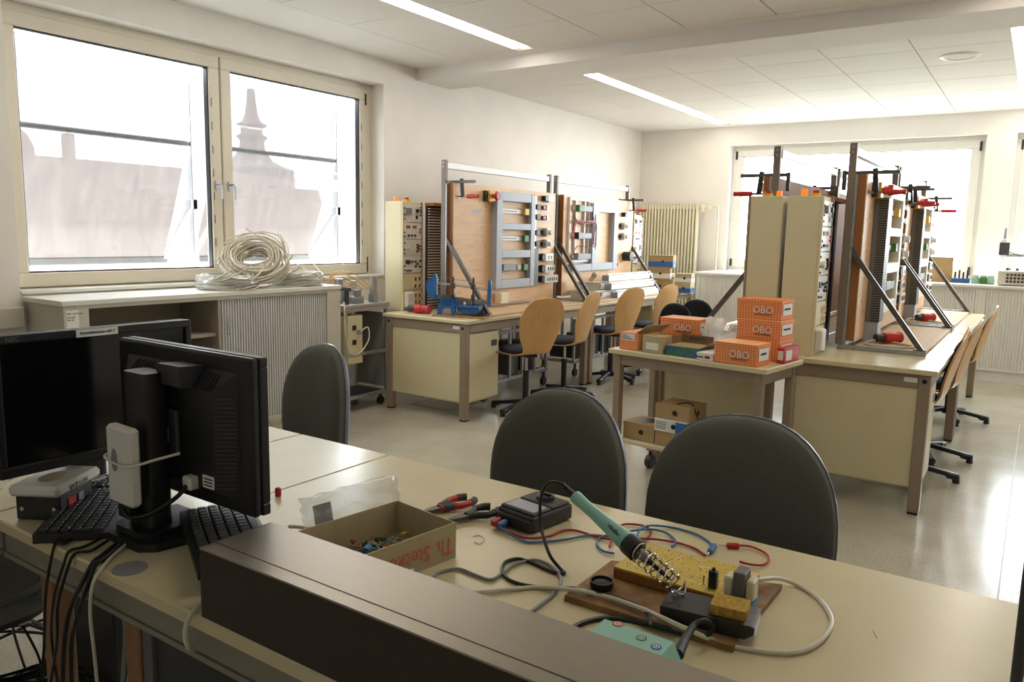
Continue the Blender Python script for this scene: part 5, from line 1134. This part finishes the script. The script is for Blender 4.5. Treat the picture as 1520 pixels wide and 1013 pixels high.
rnd = random.Random(12); m = MB(); tr = MB()
for k in range(120):
    x = rnd.uniform(.01, Lp*.84); y = -rnd.uniform(.006, Wp-.006); m.ell((x, y, .022), .0017, .0017, .0013, 6, 4)
for k in range(46):
    x = rnd.uniform(.01, Lp*.78); y = -rnd.uniform(.006, Wp-.006); l = rnd.uniform(.006, .022)
    if k % 2: tr.box(x, min(x+l, Lp*.85), y, y+.0014, .022, .0224)
    else: tr.box(x, x+.0014, max(y-l*.5, -Wp+.003), y, .022, .0224)
q = m.build('solder_joints', 'solder', t); q['kind'] = 'stuff'; q = tr.build('traces', 'white_alu', t); q['kind'] = 'stuff'
def on_pcb(px, py, z=.022): # local coordinates of a photo point
    p = AZ(px, py, ZW+z)-Vector((c1.x, c1.y, ZW)); return (p.x*math.cos(an)+p.y*math.sin(an), -p.x*math.sin(an)+p.y*math.cos(an))
x, y = on_pcb(1058, 873); MB().box(x-.008, x+.008, y-.006, y+.006, .022, .056, .001).cyl((x, y, .056), (x, y, .062), .003).build('trimmer', 'black_plastic', t)
x, y = on_pcb(1044, 868); MB().cyl((x, y, .022), (x, y, .04), .0015, n=6).build('pin', 'solder', t)
x, y = on_pcb(1100, 888); MB().box(x-.012, x+.010, y-.018, y+.018, .022, .076, .002).build('transformer_core', 'mid_grey', t); MB().box(x-.030, x-.0125, y-.014, y+.016, .024, .062, .003).build('coil_bobbin', 'cream_plastic', t); MB().box(x+.0105, x+.026, y-.014, y+.016, .024, .064, .003).build('coil_bobbin', 'cream_plastic', t)
MB().box(x-.028, x+.030, y-.020, y+.020, .0225, .0235).build('terminal_foot', 'blue_wire', t)
# solder tin
t = thing('solder_tin', 'small round black tip-cleaner tin on the scorched board', 'tin', AZ(893, 872, ZW)); MB().lathe([(.022, 0), (.023, .003), (.023, .014), (.0205, .014), (.020, .008), (.001, .008)], 24, close=False).build('tin', 'black_plastic', t); MB().lathe([(.0195, .0085), (.015, .011), (.001, .012)], 16).build('paste', 'tip_black', t)
# iron stand, sponge, spring and iron
s0, s1, s2 = AZ(978, 902, ZW), AZ(1122, 925, ZW), AZ(1100, 950, ZW); v = AZ(1118, 948, ZW)-AZ(980, 915, ZW); an2 = math.atan2(v.y, v.x); o_ = AZ(980, 918, ZW)
t = thing('iron_stand', 'black soldering iron stand with a wire spring holder', 'iron stand', o_, an2); Ls_ = v.length
MB().prism([(0, 0), (Ls_-.015, 0), (Ls_, .012), (Ls_, .024), (Ls_-.006, .026), (0, .026)], -.005, .072, 'y').build('base', 'black_plastic', t)
for x, y in ((.012, .015), (.03, .012), (.012, .04), (.03, .05), (.02, .062)): MB().cyl((x, y, .0255), (x, y, .0266), .004, n=10).build('rivet_hole', 'gasket', t)
MB().box(Ls_-.002, Ls_+.001, .0, .06, .006, .022).build('end_plate', 'white_alu', t)
ip0, ip1 = AY(853, 737, 1.37), AY(1010, 874, 1.28)        # handle end, tip end
du = (ip1-ip0); Li = du.length; du.normalize()
m = MB(); pts = []; a_ = du.orthogonal().normalized(); b_ = du.cross(a_); base = ip0+du*(Li*.63)
for i in range(7*18+1): q = i/18; r_ = .0155+.004*(1-q/7); pts.append(base+du*(Li*.36*q/7)+(a_*math.cos(2*PI*q)+b_*math.sin(2*PI*q))*r_)
sp_end = o_+Vector((math.cos(an2)*.03-math.sin(an2)*.05, math.sin(an2)*.03+math.cos(an2)*.05, .0275))
pts2 = pts+spline([pts[-1], pts[-1]+Vector((.004, -.01, -.02)), sp_end+Vector((-.02, 0, .004)), sp_end], 5)[1:]
Mi = t.matrix_world.copy(); Mi = Matrix.Translation(o_) @ Matrix.Rotation(an2, 4, 'Z'); inv = Mi.inverted()
MB().tube([inv @ p for p in pts2], .0017, 6).build('spring', 'chrome', t)
MB().tube([inv @ (base-CR*.0+CU*.019), inv @ (base+du*(Li*.36)+CU*.016)], .0015, 6).build('spring_stay', 'dark_steel', t)
one('sponge', MB().prism(rrect(.062, .052, .006, 3), 0, .017, 'z').lathe([(.011, .0171), (.0105, .0174), (.001, .0175)], 16), 'sponge', 'yellow-brown cleaning sponge on the iron stand', 'sponge', loc=o_+Vector((math.cos(an2)*(Ls_-.047)-math.sin(an2)*.033, math.sin(an2)*(Ls_-.047)+math.cos(an2)*.033, .0262)), rz=an2)
IRON = t = thing('soldering_iron', 'soldering iron with a turquoise handle resting in the spring holder', 'soldering iron', ip0); z_ = Vector((0, 0, 1)); t.rotation_mode = 'QUATERNION'; t.rotation_quaternion = z_.rotation_difference(du)
MB().lathe([(.0085, 0), (.0135, .002), (.0135, .01), (.0125, .03), (.0125, .06), (.0165, Li*.42), (.0205, Li*.53), (.02, Li*.535)], 20).build('handle', 'turquoise', t)
MB().lathe([(.0205, Li*.535), (.022, Li*.545), (.022, Li*.63), (.014, Li*.64)], 20).build('collar', 'black_plastic', t); MB().lathe([(.010, Li*.64), (.010, Li*.73), (.006, Li*.735)], 16).build('heater', 'steel', t); MB().lathe([(.0045, Li*.73), (.0045, Li*.85), (.001, Li*.92)], 12).build('tip', 'tip_black', t)
MB().lathe([(.005, -.035), (.0065, -.03), (.0075, .0), (.005, .001)], 14).build('strain_relief', 'black_wire', t)
tx = text('maker_print', 'Weller', .0125, 'ink', t, (0, 0, 0), (0, 0, 0)); qv = t.rotation_quaternion.inverted(); cl = qv @ (CP-ip0).normalized(); cl.z = 0; cl.normalize(); zax = cl; xax = Vector((0, 0, 1)); yax = zax.cross(xax)
tx.matrix_basis = Matrix(((xax.x, yax.x, zax.x, cl.x*.0186), (xax.y, yax.y, zax.y, cl.y*.0186), (xax.z, yax.z, zax.z, Li*.44), (0, 0, 0, 1)))
# ------------------------------------------------------------------ turquoise supply
q0, q1 = AZ(897, 917, ZD+.075), AZ(1000, 951, ZD+.075); v = q1-q0; an3 = math.atan2(v.y, v.x); w3_ = v.length
SUP = t = thing('solder_supply', 'turquoise soldering power unit with three round stickers, behind the duct', 'power unit', (q0.x, q0.y, ZD), an3)
dp = .16; e = .022
MB().add([(-e, e, .002), (w3_+e, e, .002), (w3_+e, -dp-e, .002), (-e, -dp-e, .002), (0, 0, .072), (w3_, 0, .072), (w3_, -dp, .072), (0, -dp, .072), (.004, -.004, .075), (w3_-.004, -.004, .075), (w3_-.004, -dp+.004, .075), (.004, -dp+.004, .075)],
         [(0, 1, 5, 4), (1, 2, 6, 5), (2, 3, 7, 6), (3, 0, 4, 7), (4, 5, 9, 8), (5, 6, 10, 9), (6, 7, 11, 10), (7, 4, 8, 11), (8, 9, 10, 11), (3, 2, 1, 0)]).build('case', 'turquoise', t)
def on_u(px, py): p = AZ(px, py, ZD+.075)-Vector((q0.x, q0.y, ZD)); return (p.x*math.cos(an3)+p.y*math.sin(an3), -p.x*math.sin(an3)+p.y*math.cos(an3))
for (px, py, m_) in ((917, 927, 'sticker_red'), (952, 948, 'sticker_green'), (974, 961, 'sticker_blue')):
    if m_ not in MATS: mat(m_, {'sticker_red': (206, 84, 80), 'sticker_green': (40, 130, 62), 'sticker_blue': (66, 104, 176)}[m_], .4)
    x, y = on_u(px, py); s_ = MB().lathe([(.0085, .0752), (.0085, .0758), (.001, .0758)], 24, (x, y, 0)).build('sticker', m_, t); MB().lathe([(.0055, .0758), (.0055, .0761), (.0042, .0761), (.0042, .0758)], 20, (x, y, 0), False).build('sticker_ring', 'paper', s_)
    MB().box(x-.001, x+.001, y-.0025, y+.0025, .0758, .0762).build('sticker_mark', 'paper', s_)
# ------------------------------------------------------------------ cables on the desk
def path(lst, z=.004): return [D(p[0], p[1], (p[2] if len(p) > 2 else z)) for p in lst]
lead('red test lead running from the meter behind the iron', [mmr]+path([(762, 793), (785, 799), (815, 796), (835, 788), (855, 788), (885, 797), (915, 801, .006), (960, 800, .006), (1000, 805), (1030, 814), (1047, 825)]), 'red_wire', .0026, 'test_lead', group='red and blue test leads')
lead('short red test lead curling behind the iron collar', path([(905, 812), (912, 790), (925, 779), (950, 780), (966, 787), (962, 798), (945, 805), (930, 806)]), 'red_wire', .0026, 'test_lead', group='red and blue test leads')
lead('blue test lead looping from the meter to the circuit board', [mmb]+path([(775, 803), (800, 805), (840, 801), (875, 795), (910, 796), (935, 789, .008), (965, 786, .008), (990, 792), (1003, 804), (997, 812)]), 'blue_wire', .0026, 'test_lead', group='red and blue test leads')
lead('blue test lead curling left of the iron collar and ending in the blue plug', path([(912, 822), (895, 818), (886, 806), (897, 796), (925, 795), (948, 803, .008), (947, 791, .008), (962, 781, .008), (995, 783), (1030, 792), (1050, 803), (1058, 811)]), 'blue_wire', .0026, 'test_lead', group='red and blue test leads')
lead('red test lead arching at the right of the banana plugs', path([(1098, 810), (1115, 812), (1135, 821), (1142, 831), (1132, 839), (1112, 838), (1098, 834)], .006), 'red_wire', .0026, 'test_lead', group='red and blue test leads')
def banana(label, a, b, m_):
    p0, p1 = D(*a, .007), D(*b, .007); d = p1-p0; t = thing('banana_plug', label, 'plug', p0, math.atan2(d.y, d.x), 'banana plugs'); L_ = d.length
    MB().bar((0, 0, 0), (L_, 0, 0), .012, .012, b=.003).build('grip', m_, t); MB().cyl((-.018, 0, 0), (0, 0, 0), .002, n=8).build('pin', 'chrome', t)
banana('red banana plug on the desk behind the circuit board', (1078, 810), (1098, 811), 'red'); banana('blue banana plug beside the red one', (1053, 820), (1061, 810), 'blue_wire')
kc = [ip0-du*.03, AY(835, 719, 1.37), AY(815, 717, 1.37), AY(803, 740, 1.37), AY(803, 780, 1.37)]
CI = lead('black cord of the soldering iron looping over the desk', kc+path([(815, 822, .03), (830, 843, .006), (838, 851), (822, 850), (795, 838), (770, 830), (750, 835), (745, 848), (758, 862), (785, 870), (820, 873), (855, 874), (880, 880, .02), (915, 888, .02), (948, 900, .02), (963, 914, .02), (966, 930, .03)]), 'black_wire', .0036, 'cord')
CPW = lead('black power cord bent over behind the turquoise unit', path([(842, 946), (852, 932), (875, 922), (905, 918), (940, 922), (985, 932, .012), (1020, 943), (1045, 945, .012), (1058, 934, .03), (1048, 922, .05), (1030, 928, .05), (1018, 945, .045), (1008, 966, .04)]), 'black_wire', .0048, 'cord')
CBT = one('cord_boot', MB().tube([D(1030, 930, .05), D(1018, 947, .045), D(1006, 972, .04)], [.005, .007, .010], 12), 'black_wire', 'black cord boot at the end of the turquoise unit', 'cord boot')
WC = lead('white cable swinging in a wide loop round the soldering board', path([(664, 872), (700, 880), (750, 876), (800, 872), (850, 876, .018), (900, 886, .020), (955, 905, .022), (1010, 930, .024), (1070, 955, .006), (1130, 967), (1180, 969), (1215, 955), (1234, 928), (1228, 905), (1210, 885), (1182, 868), (1155, 859, .02), (1125, 861, .035)], .005), 'white_wire', .0042, 'white_cable')
lead('grey cable curling in an S across the desk', path([(640, 862), (652, 850), (680, 845), (705, 854), (728, 861), (745, 852), (765, 838), (795, 832), (820, 842), (833, 862), (822, 882), (800, 900), (780, 914)]), 'grey_wire', .0034, 'grey_cable')
SG = lead('short grey cable with a white plug beside the duct', path([(612, 846, .008), (632, 858), (655, 868), (685, 874), (702, 888)]), 'grey_wire', .0034, 'grey_cable')
WP1 = one('white_plug', MB().tube([D(617, 842, .008), D(606, 853, .008)], .006, 8), 'white_plastic', 'white plug at the end of the short grey cable', 'plug'); WP2 = one('white_plug', MB().tube([D(672, 872, .008), D(655, 871, .008)], .006, 8), 'white_plastic', 'white plug at the end of the long white cable by the duct', 'plug')
lead('pale cable arching behind the near end of the duct', path([(430, 782, .02), (455, 785, .03), (480, 800, .02), (486, 815, .01)]), 'white_wire', .0045, 'pale_cable')
for l, pts in (('tiny curled wire offcut near the pliers', [(950, 797), (958, 795), (966, 800), (960, 808), (951, 805)]), ('thin bent wire offcut on the right of the desk', [(1296, 937), (1302, 948)])):
    if l.startswith('tiny'): pts = [(a-247+0, b) for a, b in pts]
    lead(l, path(pts, .0015), 'steel', .0008, 'wire_offcut', n=5)
# ------------------------------------------------------------------ cables hanging from the desk edge
def hang(label, m_, r_, desk_pts, edge, down, grp, name='hanging_cable', n=7):
    e = D(*edge, .004); P_ = path(desk_pts, .006)+[e]
    for px, py, y in down: P_.append(AY(px, py, y))
    lead(label, P_, m_, r_, name, group=grp, n=n)
HG = 'cables hanging from the near desk edge'
H_ = [('thin black cable hanging furthest left over the desk edge', 'black_wire', .0032, [(112, 796), (95, 808)], (83, 806), [(76, 830, .755), (68, 880, .75), (66, 940, .76), (64, 1040, .78)]),
      ('thin black cable hanging beside the left desk leg', 'black_wire', .0032, [(150, 800), (125, 812)], (104, 818), [(95, 836, .755), (80, 890, .75), (77, 950, .77), (90, 1040, .78)]),
      ('black cable hanging in front of the left desk leg', 'black_wire', .0034, [(160, 803), (135, 818)], (112, 822), [(100, 845, .755), (86, 900, .75), (84, 960, .76), (70, 1040, .8)]),
      ('thick black cable hanging right of the left desk leg', 'black_wire', .0050, [(172, 808), (150, 826)], (138, 836), [(124, 862, .752), (106, 900, .75), (96, 950, .75), (92, 1050, .78)]),
      ('thick black cable close beside the other thick one', 'black_wire', .0048, [(178, 812), (158, 830)], (142, 838), [(130, 870, .755), (114, 920, .76), (106, 960, .77), (108, 1050, .8)]),
      ('pale cream cable hanging from the monitor foot', 'white_wire', .0036, [(190, 806), (165, 828)], (152, 843), [(138, 866, .752), (134, 910, .75), (140, 970, .755), (148, 1050, .77)]),
      ('cream cable looping from the duct over the desk edge', 'white_wire', .0045, [(299, 893)], (284, 912), [(277, 926, .757), (275, 945, .755), (280, 962, .76), (288, 966, .79)])]
for a in H_: hang(a[0], a[1], a[2], a[3], a[4], a[5], HG)
def AYp(l): return [AY(a, b, c) for a, b, c in l]
for l, m_, r_, pts in (('grey cable dropping behind the apron beside the right leg', 'grey_wire', .0045, [(184, 918, .85), (186, 940, .85), (184, 980, .86), (178, 1060, .88)]), ('beige cable dropping behind the apron beside the right leg', 'cable_cream', .0045, [(190, 922, .85), (197, 945, .85), (194, 980, .86), (188, 1060, .88)]),
                     ('cream cable sagging beside the office chair at the bottom left', 'cable_cream', .005, [(70, 868, .9), (62, 895, .95), (45, 920, 1.0), (25, 926, 1.0), (0, 905, 1.0)]), ('black cable crossing below the left chair', 'black_wire', .004, [(-10, 915, 1.0), (20, 912, 1.0), (55, 925, .95), (72, 935, .9)]),
                     ('black cable running down in front of the floor at the far left', 'black_wire', .004, [(15, 905, 1.0), (22, 945, 1.05), (38, 995, 1.1), (55, 1040, 1.1)]), ('dark cable slanting down at the far left', 'black_wire', .0038, [(30, 925, 1.0), (45, 950, 1.05), (60, 985, 1.1), (66, 1040, 1.1)]), ('bundle strand dropping left of the desk leg', 'black_wire', .0036, [(42, 822, .82), (60, 850, .85), (70, 880, .85), (68, 930, .86), (58, 1040, .9)])):
    lead(l, AYp(pts), m_, r_, 'hanging_cable', group=HG, n=7)
# computer case and tangle under the desk
t = thing('computer_case', 'dark computer case on the floor under the monitor desk', 'computer', (-2.66, 1.36, 0), -PI/2); MB().box(0, .20, 0, .44, .01, .43, .006).build('case', 'dark_grey', t); MB().box(.01, .19, -.008, 0, .02, .42, .004).build('front', 'black_plastic', t); MB().box(.03, .17, -.012, -.008, .34, .37).build('drive_bay', 'mid_grey', t)
rnd = random.Random(21)
for k, l in enumerate(('black cable loops on the floor under the desk, back', 'black cable loops on the floor under the desk, front', 'black cable loops beside the computer case')):
    c = ((-2.42, 1.08), (-2.28, .98), (-2.55, 1.02))[k]
    lead(l, [(c[0]+(.16+.03*math.sin(i*1.7))*math.cos(i*.8), c[1]+(.14+.03*math.cos(i*1.1))*math.sin(i*.8), .02+.006*(i % 7)+.06*k) for i in range(40)], 'black_wire', .005, 'floor_cable', group='cable tangle under the desk', n=6)
one('papers', MB().box(-.12, .12, -.09, .09, 0, .01, .002), 'paper', 'pale papers lying under the cable tangle', 'paper', loc=(-2.02, 1.12, 0), rz=.6)

bpy.context.view_layer.update()
def adopt(ch, par):
    ch.parent = par; ch.matrix_parent_inverse = par.matrix_world.inverted()
    for k in ('label', 'category', 'group'):
        if k in ch: del ch[k]
adopt(CI, IRON); adopt(CPW, SUP); adopt(CBT, SUP); adopt(WP1, SG); adopt(WP2, WC)
